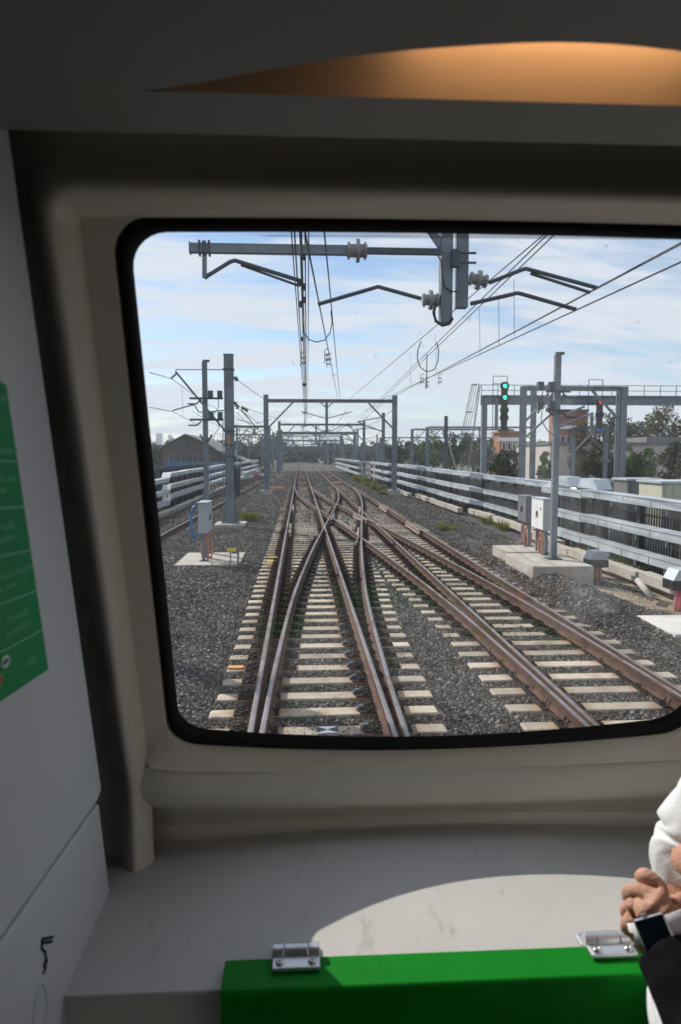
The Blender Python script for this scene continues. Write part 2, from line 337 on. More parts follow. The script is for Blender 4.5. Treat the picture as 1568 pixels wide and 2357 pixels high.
def sheet(x0, x1, y0, y1, nx, ny, hf, dz=0.0):
    b = MB(); b.grid([[Vector((x0 + (x1 - x0)*i/nx, y0 + (y1 - y0)*j/ny, 0)) for i in range(nx + 1)] for j in range(ny + 1)])
    for p in b.v: p.z = hf(p.x, p.y) + dz
    return b
bed = MB(); xs = [-11 + 0.25*i for i in range(83)]; ys = [-4 + 0.5*j for j in range(120)] + [56 + 4*j for j in range(52)]
bed.grid([[Vector((x, y, bed_h(x, y))) for x in xs] for y in ys])
tag(bed.build('ballast_bed', 'bed'), kind='structure')
sandy = sheet(6.2, 9.2, 9, 40, 16, 90, lambda x, y: bed_h(x, y) + 0.03 + 0.06*hnoise(x, y, 0.5, 3) - (0.10 if x < 7.0 + 0.5*hnoise(x, y, 0.4, 8) else 0) - max(0, (y - 26))*0.03)
tag(sandy.build('sandy_verge', 'sand'), kind='structure')
tag(sheet(11, 70, 10, 130, 4, 4, lambda x, y: -0.55).build('road', 'asphalt'), kind='structure')

# ---- ballast stones (geometry nodes on the bed)
def rock_mat():
    m = bpy.data.materials.new('ballast stone'); m.use_nodes = True; t = m.node_tree; b = t.nodes['Principled BSDF']; nn = t.nodes.new; ll = t.links.new
    b.inputs['Roughness'].default_value = 0.85; b.inputs['Specular IOR Level'].default_value = 0.35
    oi = nn('ShaderNodeObjectInfo'); r = nn('ShaderNodeValToRGB'); e = r.color_ramp.elements
    e[0].color = (0.045, 0.045, 0.046, 1); e[1].color = (0.40, 0.355, 0.30, 1); e[1].position = 1.0
    x = e.new(0.55); x.color = (0.088, 0.083, 0.076, 1); x = e.new(0.85); x.color = (0.175, 0.162, 0.143, 1)
    ll(oi.outputs['Random'], r.inputs[0])
    g = nn('ShaderNodeNewGeometry'); no = nn('ShaderNodeTexNoise'); no.inputs['Scale'].default_value = 0.9; no.inputs['Detail'].default_value = 4; ll(g.outputs['Position'], no.inputs['Vector'])
    mr = nn('ShaderNodeMapRange'); mr.inputs[1].default_value = 0.3; mr.inputs[2].default_value = 0.7; mr.inputs[3].default_value = 0.72; mr.inputs[4].default_value = 1.25; ll(no.outputs[0], mr.inputs[0])
    hs = nn('ShaderNodeHueSaturation'); ll(mr.outputs[0], hs.inputs['Value']); ll(r.outputs[0], hs.inputs['Color'])
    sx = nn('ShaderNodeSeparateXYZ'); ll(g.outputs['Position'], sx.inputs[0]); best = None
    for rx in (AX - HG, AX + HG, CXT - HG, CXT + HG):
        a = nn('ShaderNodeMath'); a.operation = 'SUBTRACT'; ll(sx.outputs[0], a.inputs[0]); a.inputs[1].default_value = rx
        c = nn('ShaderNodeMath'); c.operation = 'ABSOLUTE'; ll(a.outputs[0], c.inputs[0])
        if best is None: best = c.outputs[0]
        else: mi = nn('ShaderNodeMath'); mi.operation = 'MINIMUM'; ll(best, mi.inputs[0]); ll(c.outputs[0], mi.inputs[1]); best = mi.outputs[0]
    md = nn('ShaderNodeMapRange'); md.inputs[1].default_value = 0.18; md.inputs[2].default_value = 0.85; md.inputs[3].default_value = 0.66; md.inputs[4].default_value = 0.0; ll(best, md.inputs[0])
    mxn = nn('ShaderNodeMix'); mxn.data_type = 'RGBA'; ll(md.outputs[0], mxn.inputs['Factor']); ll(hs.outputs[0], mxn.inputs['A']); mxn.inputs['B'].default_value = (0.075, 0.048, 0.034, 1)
    ll(mxn.outputs['Result'], b.inputs['Base Color'])
    return m
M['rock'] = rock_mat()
def stones(name, base, rad, dens, seed):
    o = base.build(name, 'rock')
    ng = bpy.data.node_groups.new(name + '_scatter', 'GeometryNodeTree')
    ng.interface.new_socket(name='Geometry', in_out='INPUT', socket_type='NodeSocketGeometry'); ng.interface.new_socket(name='Geometry', in_out='OUTPUT', socket_type='NodeSocketGeometry')
    nn = ng.nodes.new; ll = ng.links.new
    gi = nn('NodeGroupInput'); go = nn('NodeGroupOutput')
    dp = nn('GeometryNodeDistributePointsOnFaces'); dp.inputs['Density'].default_value = dens; dp.inputs['Seed'].default_value = seed
    ll(gi.outputs[0], dp.inputs['Mesh'])
    ico = nn('GeometryNodeMeshIcoSphere'); ico.inputs['Radius'].default_value = rad; ico.inputs['Subdivisions'].default_value = 1
    sp = nn('GeometryNodeSetPosition'); rv = nn('FunctionNodeRandomValue'); rv.data_type = 'FLOAT_VECTOR'
    rv.inputs[0].default_value = (-rad*0.34,)*3; rv.inputs[1].default_value = (rad*0.34,)*3
    ll(ico.outputs['Mesh'], sp.inputs['Geometry']); ll(rv.outputs[0], sp.inputs['Offset'])
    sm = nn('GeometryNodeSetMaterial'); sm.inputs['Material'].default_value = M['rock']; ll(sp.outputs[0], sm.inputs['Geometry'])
    ip = nn('GeometryNodeInstanceOnPoints'); ll(dp.outputs['Points'], ip.inputs['Points']); ll(sm.outputs[0], ip.inputs['Instance'])
    r1 = nn('FunctionNodeRandomValue'); r1.data_type = 'FLOAT_VECTOR'; r1.inputs[0].default_value = (0, 0, 0); r1.inputs[1].default_value = (6.28, 6.28, 6.28)
    r2 = nn('FunctionNodeRandomValue'); r2.data_type = 'FLOAT_VECTOR'; r2.inputs[0].default_value = (0.7, 0.55, 0.5); r2.inputs[1].default_value = (1.5, 1.2, 0.9)
    e2r = nn('FunctionNodeEulerToRotation'); ll(r1.outputs[0], e2r.inputs[0]); ll(e2r.outputs[0], ip.inputs['Rotation']); ll(r2.outputs[0], ip.inputs['Scale'])
    ll(ip.outputs[0], go.inputs[0])
    mod = o.modifiers.new('scatter', 'NODES'); mod.node_group = ng
    return o
near = MB()
def wedge(y0, y1, xl0, xr0, xl1, xr1, ny, nx, dz):
    b = MB(); rows = []
    for j in range(ny + 1):
        f = j/ny; y = y0 + (y1 - y0)*f; a = xl0 + (xl1 - xl0)*f; c = xr0 + (xr1 - xr0)*f
        rows.append([Vector((a + (c - a)*i/nx, y, 0)) for i in range(nx + 1)])
    b.grid(rows)
    for p in b.v: p.z = bed_h(p.x, p.y) + dz
    return b
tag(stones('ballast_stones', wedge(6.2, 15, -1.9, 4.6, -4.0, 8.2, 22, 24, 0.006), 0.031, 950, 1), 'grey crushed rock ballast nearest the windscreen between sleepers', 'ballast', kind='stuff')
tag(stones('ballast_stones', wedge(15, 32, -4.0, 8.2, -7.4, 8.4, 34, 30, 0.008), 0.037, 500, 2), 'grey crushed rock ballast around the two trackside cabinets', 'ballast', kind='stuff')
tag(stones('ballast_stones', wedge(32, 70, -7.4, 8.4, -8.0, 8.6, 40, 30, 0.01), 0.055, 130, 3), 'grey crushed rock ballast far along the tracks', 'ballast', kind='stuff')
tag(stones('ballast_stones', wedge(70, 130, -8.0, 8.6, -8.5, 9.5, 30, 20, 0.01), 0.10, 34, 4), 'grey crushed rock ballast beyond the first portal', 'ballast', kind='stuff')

# ================================================================== TRACKS
def sleeper_mat():
    m = mat('concrete sleeper', (0.50, 0.43, 0.34), 0.85, 0, 0.14, 5, 0.14, 60, 0.3, (0.30, 0.235, 0.17), (0.50, 0.72))
    t = m.node_tree; b = t.nodes['Principled BSDF']; nn = t.nodes.new; ll = t.links.new
    src = b.inputs['Base Color'].links[0].from_socket
    oi = nn('ShaderNodeObjectInfo'); mr = nn('ShaderNodeMapRange'); mr.inputs[3].default_value = 0.68; mr.inputs[4].default_value = 1.10; ll(oi.outputs['Random'], mr.inputs[0])
    hs = nn('ShaderNodeHueSaturation'); ll(src, hs.inputs['Color']); ll(mr.outputs[0], hs.inputs['Value'])
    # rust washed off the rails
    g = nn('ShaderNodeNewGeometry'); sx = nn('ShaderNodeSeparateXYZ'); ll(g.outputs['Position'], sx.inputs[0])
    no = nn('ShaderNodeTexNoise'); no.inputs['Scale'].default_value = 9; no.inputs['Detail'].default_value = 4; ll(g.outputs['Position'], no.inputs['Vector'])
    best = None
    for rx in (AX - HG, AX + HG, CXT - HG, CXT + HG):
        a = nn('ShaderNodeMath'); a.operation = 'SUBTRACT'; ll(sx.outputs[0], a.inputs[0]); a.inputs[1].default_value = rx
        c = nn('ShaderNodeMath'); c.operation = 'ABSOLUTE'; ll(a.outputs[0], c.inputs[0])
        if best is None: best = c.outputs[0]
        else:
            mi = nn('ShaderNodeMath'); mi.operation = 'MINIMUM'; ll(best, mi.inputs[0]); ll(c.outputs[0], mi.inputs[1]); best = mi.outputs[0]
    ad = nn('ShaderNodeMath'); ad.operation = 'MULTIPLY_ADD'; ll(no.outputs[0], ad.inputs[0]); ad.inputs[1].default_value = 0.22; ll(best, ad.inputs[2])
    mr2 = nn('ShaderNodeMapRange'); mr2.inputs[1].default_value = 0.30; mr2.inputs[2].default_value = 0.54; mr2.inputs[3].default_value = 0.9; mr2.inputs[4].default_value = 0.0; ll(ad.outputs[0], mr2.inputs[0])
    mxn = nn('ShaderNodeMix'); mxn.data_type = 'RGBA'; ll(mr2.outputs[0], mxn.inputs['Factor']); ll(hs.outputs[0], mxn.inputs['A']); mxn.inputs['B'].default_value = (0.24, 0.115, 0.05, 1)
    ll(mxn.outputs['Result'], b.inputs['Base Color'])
    return m
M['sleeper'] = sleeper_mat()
# unit sleeper: 1 m long in x, top at z = 0
sl = MB(); rows = []
for x in (-0.5, -0.492, 0.492, 0.5):
    e = 0.012 if abs(x) > 0.495 else 0.0
    rows.append([Vector((x, -0.125 - 0.012, -0.2)), Vector((x, -0.125 + e, -0.012 - e)), Vector((x, -0.115 + e, -e)), Vector((x, 0.115 - e, -e)), Vector((x, 0.125 - e, -0.012 - e)), Vector((x, 0.137, -0.2))])
sl.grid(rows); sl.f += [(5, 4, 3, 2, 1, 0), (18, 19, 20, 21, 22, 23)]
SLEEPER = sl.mesh('sleeper', 'sleeper')
# rail fastening: base plate and four bent clips, rail along y
fb = MB(); fb.box((0, 0, 0.011), (0.54, 0.245, 0.018))
for dx_, dy_, sz_ in ((-.21, .07, .05), (.22, -.06, .05), (-.17, -.09, .04), (.16, .09, .045), (-.24, -.03, .035), (.25, .04, .035)): fb.box((dx_, dy_, 0.02 + sz_*.3), (sz_, sz_*.8, sz_*.7), dx_*9)
for sx in (-1, 1):
    for sy in (-0.05, 0.05):
        fb.tube([(sx*0.075, sy, 0.05), (sx*0.12, sy + 0.025, 0.075), (sx*0.17, sy, 0.04), (sx*0.13, sy - 0.025, 0.035)], 0.014, 5)
    fb.box((sx*0.13, 0, 0.03), (0.06, 0.13, 0.02)); fb.cyl((sx*0.19, 0, 0.02), (sx*0.19, 0, 0.05), 0.02, 6)
FASTEN = fb.mesh('fastening', 'fast')
RAILP = [(-0.07, 0.021), (0.07, 0.021), (0.07, 0.033), (0.013, 0.052), (0.010, 0.135), (0.036, 0.148), (0.036, 0.182), (0.028, 0.187), (-0.028, 0.187), (-0.036, 0.182), (-0.036, 0.148), (-0.010, 0.135), (-0.013, 0.052), (-0.07, 0.033)]
def ystops(y0, y1):
    ys = []; y = y0
    while y < y1: ys.append(y); y += 0.6 if y < 60 else 3.0
    return ys + [y1]
def rail(parent, fx, y0, y1, dz=0.0, m='rust', head=True, hw=0.019):
    b = MB(); ys = ystops(y0, y1)
    b.grid([[Vector((fx(y) + px, y, pz + dz)) for px, pz in RAILP] for y in ys], close=True)
    n = len(RAILP); b.f += [tuple(range(n)), tuple(reversed(range((len(ys) - 1)*n, len(ys)*n)))]
    r = b.build('rail', m, parent)
    if head:
        h = MB(); h.grid([[Vector((fx(y) + px, y, pz + dz)) for px, pz in ((-hw - 0.006, 0.1865), (-hw, 0.1895), (hw, 0.1895), (hw + 0.006, 0.1865))] for y in ys])
        h.build('running_surface', 'rail_top', r)
    return r
YEND = 240.0
tA = thing('railway_track', 'straight railway track leading dead ahead from the windscreen, left of the scissors crossover', 'railway track', (AX, 7, 0))
tC = thing('railway_track', 'straight railway track on the right of the scissors crossover, beside the cable troughs', 'railway track', (CXT, 7, 0))
tD = thing('railway_track', 'single railway track far left beyond the thick steel mast', 'railway track', (DX, 27, 0))
xo1 = thing('crossover_track', 'curved pair of rails leaving the near track to the right', 'crossover track', (AX, 7, 0))
xo2 = thing('crossover_track', 'curved pair of rails leaving the right hand track to the left', 'crossover track', (CXT, 9, 0))
for t, c in ((tA, AX), (tC, CXT)):
    for sgn in (-1, 1): rail(t, lambda y, c=c, sgn=sgn: c + sgn*HG, 5.0, YEND)
for sgn in (-1, 1): rail(tD, lambda y, sgn=sgn: xD(y) + sgn*HG, 18.0, 120.0)
for sgn in (-1, 1):
    rail(xo1, lambda y, sgn=sgn: xB(y) + sgn*HG, 5.0, 63.0, 0.002)
    rail(xo2, lambda y, sgn=sgn: xX(y) + sgn*HG, 5.0, 65.0, 0.004)
def crossing(f, g, a=10.0, b=64.0):
    for i in range(60):
        m = (a + b)/2
        if (f(a) - g(a))*(f(m) - g(m)) <= 0: b = m
        else: a = m
    return (a + b)/2
# check rails beside the crossings
for t, fx, yc, sd in ((tA, lambda y: AX - HG, 28.5, 1), (tA, lambda y: AX - HG, 39.5, 1), (tC, lambda y: CXT + HG, 29, -1), (tC, lambda y: CXT + HG, 39.5, -1),
                      (xo1, lambda y: xB(y) + HG, 26.5, -1), (xo1, lambda y: xB(y) + HG, 38, -1), (xo1, lambda y: xB(y) - HG, 33.5, 1), (xo2, lambda y: xX(y) - HG, 29.5, 1), (xo2, lambda y: xX(y) + HG, 33.5, -1)):
    r = rail(t, lambda y, fx=fx, sd=sd: fx(y) + sd*0.125, yc - 1.8, yc + 1.8, 0.012, 'guard', False); r.name = 'check_rail'
# sleepers and fastenings
rng = random.Random(3)
far_fast = {'A': MB(), 'C': MB()}
def add_fast(b, x, y): b.box((x, y, 0.02), (0.52, 0.24, 0.03)); b.box((x - 0.11, y, 0.045), (0.05, 0.1, 0.03)); b.box((x + 0.11, y, 0.045), (0.05, 0.1, 0.03))
row = 0; y = 6.0
Y0S = PZ(755, 1680).y
while Y0S - 0.6 + 0.6*row < 118:
    y = Y0S - 0.6 + 0.6*row; row += 1
    inX = 5.0 < y < 66; rot = 0.0
    a0, a1 = AX - 1.30, AX + 1.32
    c0, c1 = CXT - 1.30, CXT + 1.32
    if y < 70:
        xb, xx = xB(y), xX(y)
        if xb < (AX + CXT)/2: a1 = max(a1, xb + 1.30)
        else: c0 = min(c0, xb - 1.30)
        if xx > (AX + CXT)/2: c0 = min(c0, xx - 1.30)
        else: a1 = max(a1, xx + 1.30)
    if a1 > c0 - 0.06: mid = (a1 + c0)/2; a1, c0 = mid - 0.04, mid + 0.04
    j = rng.uniform(-0.015, 0.015)
    for t, x0, x1, key in ((tA, a0, a1, 'A'), (tC, c0, c1, 'C')):
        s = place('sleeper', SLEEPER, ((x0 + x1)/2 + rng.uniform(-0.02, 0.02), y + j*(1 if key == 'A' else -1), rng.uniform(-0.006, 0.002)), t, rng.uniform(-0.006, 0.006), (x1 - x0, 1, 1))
        if y < 66:
            xsr = [AX - HG, AX + HG, CXT - HG, CXT + HG, xB(y) - HG, xB(y) + HG, xX(y) - HG, xX(y) + HG]
            done = []
            for xr in xsr:
                if x0 < xr < x1 and not any(abs(xr - q) < 0.20 for q in done):
                    done.append(xr)
                    if y < 30: f = place('fastening', FASTEN, (xr, y + j*(1 if key == 'A' else -1), 0), t)
                    else: add_fast(far_fast[key], xr, y)
for key, t in (('A', tA), ('C', tC)): tag(far_fast[key].build('distant_fastenings', 'fast', t), kind='stuff')
y = 26.0
while y < 90:
    place('sleeper', SLEEPER, (xD(y), y, 0), tD, 0.0, (2.5, 1, 1)); y += 0.6
# slide plates and chairs between the near switch rails
for y in [Y0S + 0.6*k for k in range(0, 9)]:
    for x in (AX + HG - 0.22, ):
        b = MB(); b.box((x, y + 0.02, 0.025), (0.17, 0.10, 0.025)); b.box((x - 0.03, y + 0.02, 0.048), (0.06, 0.07, 0.025)); b.build('slide_chair', 'steel_dark', xo1)
# black and white marker plate on the nearest sleeper
p = PZ(754, 1680)
mk = thing('marker_plate', 'black and white four triangle marker plate on the nearest sleeper', 'marker', (p.x, p.y, 0.003))
MB().box((p.x, p.y, 0.005), (0.24, 0.19, 0.004)).build('plate', 'white', mk)
for sgn in (-1, 1):
    MB().add([(p.x, p.y, 0.0085), (p.x + sgn*0.119, p.y - 0.094, 0.0085), (p.x + sgn*0.119, p.y + 0.094, 0.0085)], [(0, 1, 2)]).build('black_triangle', 'black', mk)
p = PZ(543, 1537)
tag(MB().box((p.x, p.y, 0.012), (0.22, 0.12, 0.022)).build('sleeper_tag', 'orange_box', bevel=0.004, origin=(p.x, p.y, 0.0)), 'orange tag plate on a left sleeper end near the windscreen', 'tag')
for k, (px, py) in enumerate(((630, 1283), (626, 1292), (623, 1301))):
    p = PZ(px, py); tag(MB().box((p.x, p.y, 0.012), (0.30, 0.14, 0.02)).build('sleeper_tag', 'yellow', origin=(p.x, p.y, 0.0)), ['farthest', 'middle', 'nearest'][k] + ' of three yellow painted sleeper ends left of the near track', 'tag', 'yellow sleeper ends')
# orange point machine covers between the rails far ahead
for k, (px, py, wd, lab) in enumerate(((748, 1113, 0.9, 'orange point machine cover between the left rails far ahead'), (726, 1098, 0.8, 'small orange cover between left rails beyond the crossover'), (809, 1112, 0.9, 'orange point machine cover between the right hand rails far ahead'), (771, 1098, 0.8, 'small orange cover between right hand rails beyond the crossover'), (625, 1126, 1.0, 'orange topped low stand left of the far portal footing'))):
    if k < 4:
        p = PZ(px, py); p.x = AX if k < 2 else CXT
        b = MB(); b.box((p.x, p.y, 0.07), (wd, 0.5, 0.10)); b.box((p.x + wd*0.3, p.y, 0.13), (wd*0.3, 0.4, 0.05))
        tag(b.build('point_machine_cover', 'orange_box', bevel=0.01, origin=(p.x, p.y, 0.02)), lab, 'cover')
    else:
        t = thing('low_stand', lab, 'stand', PZ(637, 1134)); q = PZ(637, 1134)
        MB().box((q.x, q.y, 0.42), (1.3, 0.4, 0.10)).build('top', 'orange_box', t)
        for sx in (-0.4, 0.4): MB().box((q.x + sx, q.y, 0.16), (0.08, 0.08, 0.42)).build('leg', 'steel', t)
for k, (px, py, lab) in enumerate(((642, 1094, 'pink marker board on the ground left of the far tracks'), (820, 1086, 'pink marker board on the ground between far right tracks'), (848, 1085, 'red and white marker beside the far right troughs'))):
    p = PZ(px, py); b = MB(); b.box((p.x, p.y, 0.15), (1.5, 0.12, 0.22)); b.box((p.x - 0.6, p.y, 0.05), (0.1, 0.3, 0.14)); b.box((p.x + 0.6, p.y, 0.05), (0.1, 0.3, 0.14))
    tag(b.build('marker_board', 'pink', origin=(p.x, p.y, 0)), lab, 'marker')

# ================================================================== OVERHEAD LINE STRUCTURES
def insulator(b, p, q, r=0.07, n=3):
    p, q = Vector(p), Vector(q); d = q - p
    b.cyl(p, q, r*0.42, 8)
    for i in range(n):
        a = p + d*((i + 0.5)/n); b.cyl(a - d.normalized()*0.014, a + d.normalized()*0.014, r, 12)
def arm_path(p, q, rise, at=0.5):
    p, q = Vector(p), Vector(q); k = p.lerp(q, at) + Vector((0, 0, rise)); k1 = p.lerp(k, 0.9); k2 = k.lerp(q, 0.1)
    return [p, k1, (k1 + k2)/2 + Vector((0, 0, rise*0.03)), k2, q]
def portal(Y, xl, xr, zb, label, post=0.30, drops=(), arms=True, zbase=0.0, detail=True, group='track portals', top=0.45, diag=True):
    t = thing('portal_frame', label, 'gantry', ((xl + xr)/2, Y, zbase), group)
    for x, sg in ((xl, 1), (xr, -1)):
        MB().ibeam((x, Y, zbase), (x, Y, zb + top), post, post, 0.035).build('post', 'steel', t)
        if detail:
            MB().box((x, Y, zbase + 0.12), (0.9, 0.9, 0.5)).build('footing', 'concrete', t, bevel=0.02)
            MB().box((x, Y, zbase + 0.40), (0.5, 0.5, 0.04)).build('base_plate', 'steel', t)
        if diag: MB().bar((x + sg*post*0.5, Y, zb - 2.0), (x + sg*2.0, Y, zb - post*0.4), 0.12, 0.12).build('brace', 'steel', t)
    MB().ibeam((xl + post/2, Y, zb), (xr - post/2, Y, zb), 0.22, 0.26, 0.03).build('beam', 'steel', t)
    for x, z in drops:
        MB().bar((x, Y, zb - 0.13), (x, Y, z), 0.2).build('dropper', 'steel', t)
        for sg in (-1, 1):
            MB().bar((x + sg*0.1, Y, zb - 0.45), (x + sg*0.45, Y, zb - 0.13), 0.08).build('gusset', 'steel', t)
            if arms:
                b = MB(); insulator(b, (x + sg*0.1, Y, z + 0.25), (x + sg*0.42, Y, z + 0.28)); b.build('insulator', 'porcelain', t)
                MB().tube(arm_path((x + sg*0.42, Y, z + 0.28), (x + sg*2.0, Y, z + 0.55), 0.28, 0.5), 0.035, 6).build('registration_arm', 'steel_dark', t)
                MB().tube([(x + sg*0.1, Y, z + 1.2), (x + sg*1.9, Y, z + 0.9 + 0.8)], 0.035, 6).build('cantilever_arm', 'steel_dark', t)
    return t
# the portal just ahead of the windscreen: only its dropper and arms hang into view
YN = 12.5
def pn(x, y): return PY(x, y, YN)
t = thing('portal_frame', 'nearest portal hanging a twin steel dropper and bent arms over the windscreen view', 'gantry', (AX, YN, 0), 'track portals')
zb = pn(1025, 545).z + 0.75; xl, xr = -3.6, 9.0
for x in (xl, xr):
    MB().ibeam((x, YN, 0), (x, YN, zb + 0.5), 0.3, 0.3, 0.035).build('post', 'steel', t)
MB().ibeam((xl + 0.16, YN, zb), (xr - 0.16, YN, zb), 0.24, 0.3, 0.03).build('beam', 'steel', t)
d1, d2 = pn(1025, 745), pn(1063, 708)
MB().bar((d1.x, YN, zb - 0.15), (d1.x, YN, d1.z), 0.20, 0.24).build('dropper', 'steel', t, bevel=0.01)
MB().bar((d2.x, YN + 0.05, zb - 0.15), (d2.x, YN + 0.05, d2.z), 0.20, 0.2).build('dropper', 'steel', t, bevel=0.01)
MB().bar(pn(985, 520), pn(1016, 566), 0.17, 0.1).build('brace', 'steel', t)
a0, a1 = pn(441, 577), pn(1012, 577); a0.y -= 0.16; a1.y -= 0.16; a1.z = a0.z
b = MB(); b.bar(a0, a0.lerp(a1, 0.62), 0.12, 0.15); b.bar(a0 + Vector((-0.01, 0, 0)), a0 + Vector((0.01, 0, 0)), 0.15, 0.18); b.build('boom', 'steel', t)
MB().bar(a0.lerp(a1, 0.685), a1, 0.09, 0.10).build('boom_extension', 'steel_dark', t)
q0 = a0.lerp(a1, 0.62); q1 = a0.lerp(a1, 0.70)
b = MB(); b.cyl(q0, q1, 0.11, 14); b.cyl(q0.lerp(q1, .45), q0.lerp(q1, .62), 0.19, 18)
for k in (0.08, 0.9): b.cyl(q0.lerp(q1, k - .05), q0.lerp(q1, k + .05), 0.15, 8)
b.build('insulator', 'porcelain', t)
h0 = pn(474, 590); h1 = pn(474, 645); h0.y = h1.y = a0.y
MB().bar(h0, h1, 0.07).build('hanger', 'steel', t)
b = MB(); b.box((h0.x, a0.y, a0.z), (0.06, 0.16, 0.21)); b.box((h0.x - .08, a0.y, a0.z), (0.03, 0.16, 0.23)); b.box((h0.x + .08, a0.y, a0.z), (0.03, 0.16, 0.23)); b.build('clamp', 'steel_dark', t)
def bent(name, pts, r, n=8):
    P_ = [pn(x, y) + Vector((0, dy, 0)) for x, y, dy in pts]
    return MB().tube(P_, r, n).build(name, 'steel_dark', t)
bent('registration_arm', [(474, 645, -.16), (485, 637, -.16), (532, 608, -.16), (543, 605, -.16), (556, 609, -.16), (690, 647, -.05)], 0.036)
bent('stay_bar', [(556, 614, -.12), (690, 658, 0)], 0.022)
bent('registration_arm', [(968, 690, -.1), (880, 664, -.05), (870, 661, -.05), (860, 664, -.05), (732, 700, 0)], 0.034)
bent('registration_arm', [(1124, 652, -.05), (1200, 621, 0), (1210, 618, 0), (1222, 621, 0), (1374, 662, 0)], 0.036)
bent('stay_bar', [(1222, 628, 0.03), (1360, 672, 0.03)], 0.028)
bent('registration_arm', [(1082, 700, -.05), (1180, 677, 0), (1190, 674, 0), (1200, 676, 0), (1326, 712, 0)], 0.036)
for a, c in (((972, 690), (1010, 690)), ((1122, 648), (1080, 640))):
    p0, p1 = pn(*a), pn(*c); b = MB(); b.cyl(p0, p1, 0.09, 12); b.cyl(p0.lerp(p1, .4), p0.lerp(p1, .6), 0.165, 18); b.cyl(p0.lerp(p1, .04), p0.lerp(p1, .16), 0.12, 8); b.cyl(p0.lerp(p1, .84), p0.lerp(p1, .96), 0.12, 8)
    b.build('insulator', 'porcelain', t)
b = MB(); p0 = pn(1043, 600); b.box((p0.x, YN - .15, p0.z), (0.12, 0.14, 0.28)); b.cyl((p0.x, YN - .2, p0.z + .08), (p0.x + .35, YN - .2, p0.z + .08), 0.02); b.cyl((p0.x, YN - .2, p0.z - .08), (p0.x + .35, YN - .2, p0.z - .08), 0.02); b.build('bracket', 'steel_dark', t)
loop = [pn(1000, 700), pn(995, 722), pn(1000, 742), pn(1015, 752), pn(1030, 748), pn(1038, 735)]
MB().tube([p + Vector((0, -.14, 0)) for p in loop], 0.028, 8).build('bonding_cable', 'wire', t)
MB().tube([p + Vector((0, -.14, 0)) for p in (pn(1000, 588), pn(1012, 605), pn(1015, 640), pn(1020, 665), pn(1036, 675), pn(1052, 674))], 0.012, 6).build('bonding_cable', 'wire', t)

portal(55, -2.55, 7.2, 7.1, 'galvanised portal standing over the scissors crossover, nearest full frame ahead', 0.36, ((2.02, 4.6),))
portal(95, -2.7, 8.4, 6.95, 'second galvanised portal ahead, its beam just under the first', 0.34, ((2.1, 4.6),))
portal(141, -5.2, 10.8, 7.0, 'third portal ahead, wider than the second', 0.34, ((-1.5, 5), (3, 4.8)))
portal(185, -7, 11, 6.6, 'fourth portal ahead, small in the distance', 0.36, ((-1.5, 5), (3, 4.8)), arms=False)
portal(235, -9, 9, 6.2, 'fifth portal ahead, near the far trees', 0.4, ((-3, 5), (1, 4.8), (4, 4.8)), arms=False, detail=False)
portal(165, -8.5, 9.5, 7.2, 'portal between the third and fourth, its left post farther out', 0.34, ((0.8, 5), (5, 5)))
portal(210, -5, 12, 6.9, 'portal just before the far bridge', 0.4, ((-2, 5), (4, 5)), detail=False)
portal(118, -3.0, 9.4, 6.6, 'slim portal between the second and third', 0.28, ((3.2, 4.8),))
portal(80, -7.6, -3.4, 6.1, 'narrow portal left of the main portals, over the left track', 0.34, ((-5, 5.2),), top=0.1)
portal(120, -11, -5.5, 6.3, 'small portal far left behind the thick mast', 0.36, ((-8, 5),), arms=False, top=0.1)
# portals of the neighbouring corridor behind the right fence
g2 = 'portals behind the right fence'
portal(44, PY(1205, 900, 44).x, PY(1436, 900, 44).x, PY(1205, 893, 44).z, 'tall portal behind the right fence in front of the signal gantry', 0.34, (), zbase=-0.5, group=g2, top=0.12)
MB()
t2 = thing('steel_column', 'lone steel column close behind the tall right portal leg', 'post', (PY(1229, 900, 46).x, 46, -0.5))
MB().ibeam((t2.location.x, 46, -0.5), (t2.location.x, 46, PY(1229, 897, 46).z), 0.3, 0.3, 0.035).build('shaft', 'steel', t2); MB().box((t2.location.x, 46, -0.4), (0.6, 0.6, 0.2)).build('footing', 'concrete', t2)
t2 = thing('steel_column', 'round steel column beside the right leg of the tall portal', 'post', (PY(1424, 900, 46).x, 46, -0.5))
MB().cyl((t2.location.x, 46, -0.5), (t2.location.x, 46, PY(1424, 900, 46).z), 0.15, 14).build('shaft', 'steel', t2); MB().box((t2.location.x, 46, -0.4), (0.6, 0.6, 0.2)).build('footing', 'concrete', t2)
portal(104, PY(984, 985, 104).x, PY(1230, 985, 104).x, PY(984, 983, 104).z, 'low wide portal beyond the right troughs, left of the signal gantry', 0.42, ((26, 4.5),), zbase=-0.5, group=g2, top=0.05)
portal(112, PY(949, 990, 112).x, PY(1180, 990, 112).x, PY(949, 988, 112).z, 'portal beyond the right troughs showing its left post farthest forward', 0.40, (), zbase=-0.5, group=g2, top=0.05, arms=False)
portal(150, PY(876, 1008, 150).x, PY(1130, 1008, 150).x, PY(876, 1007, 150).z, 'distant portal behind the right troughs next to the main tracks', 0.45, ((28, 4.5),), zbase=-0.5, group=g2, top=0.05, arms=False)
portal(62, PY(1320, 1016, 62).x, PY(1395, 1016, 62).x, PY(1395, 985, 62).z, 'short steel portal in front of the beige warehouse', 0.3, (), zbase=-0.5, group=g2, top=0.05, detail=False)
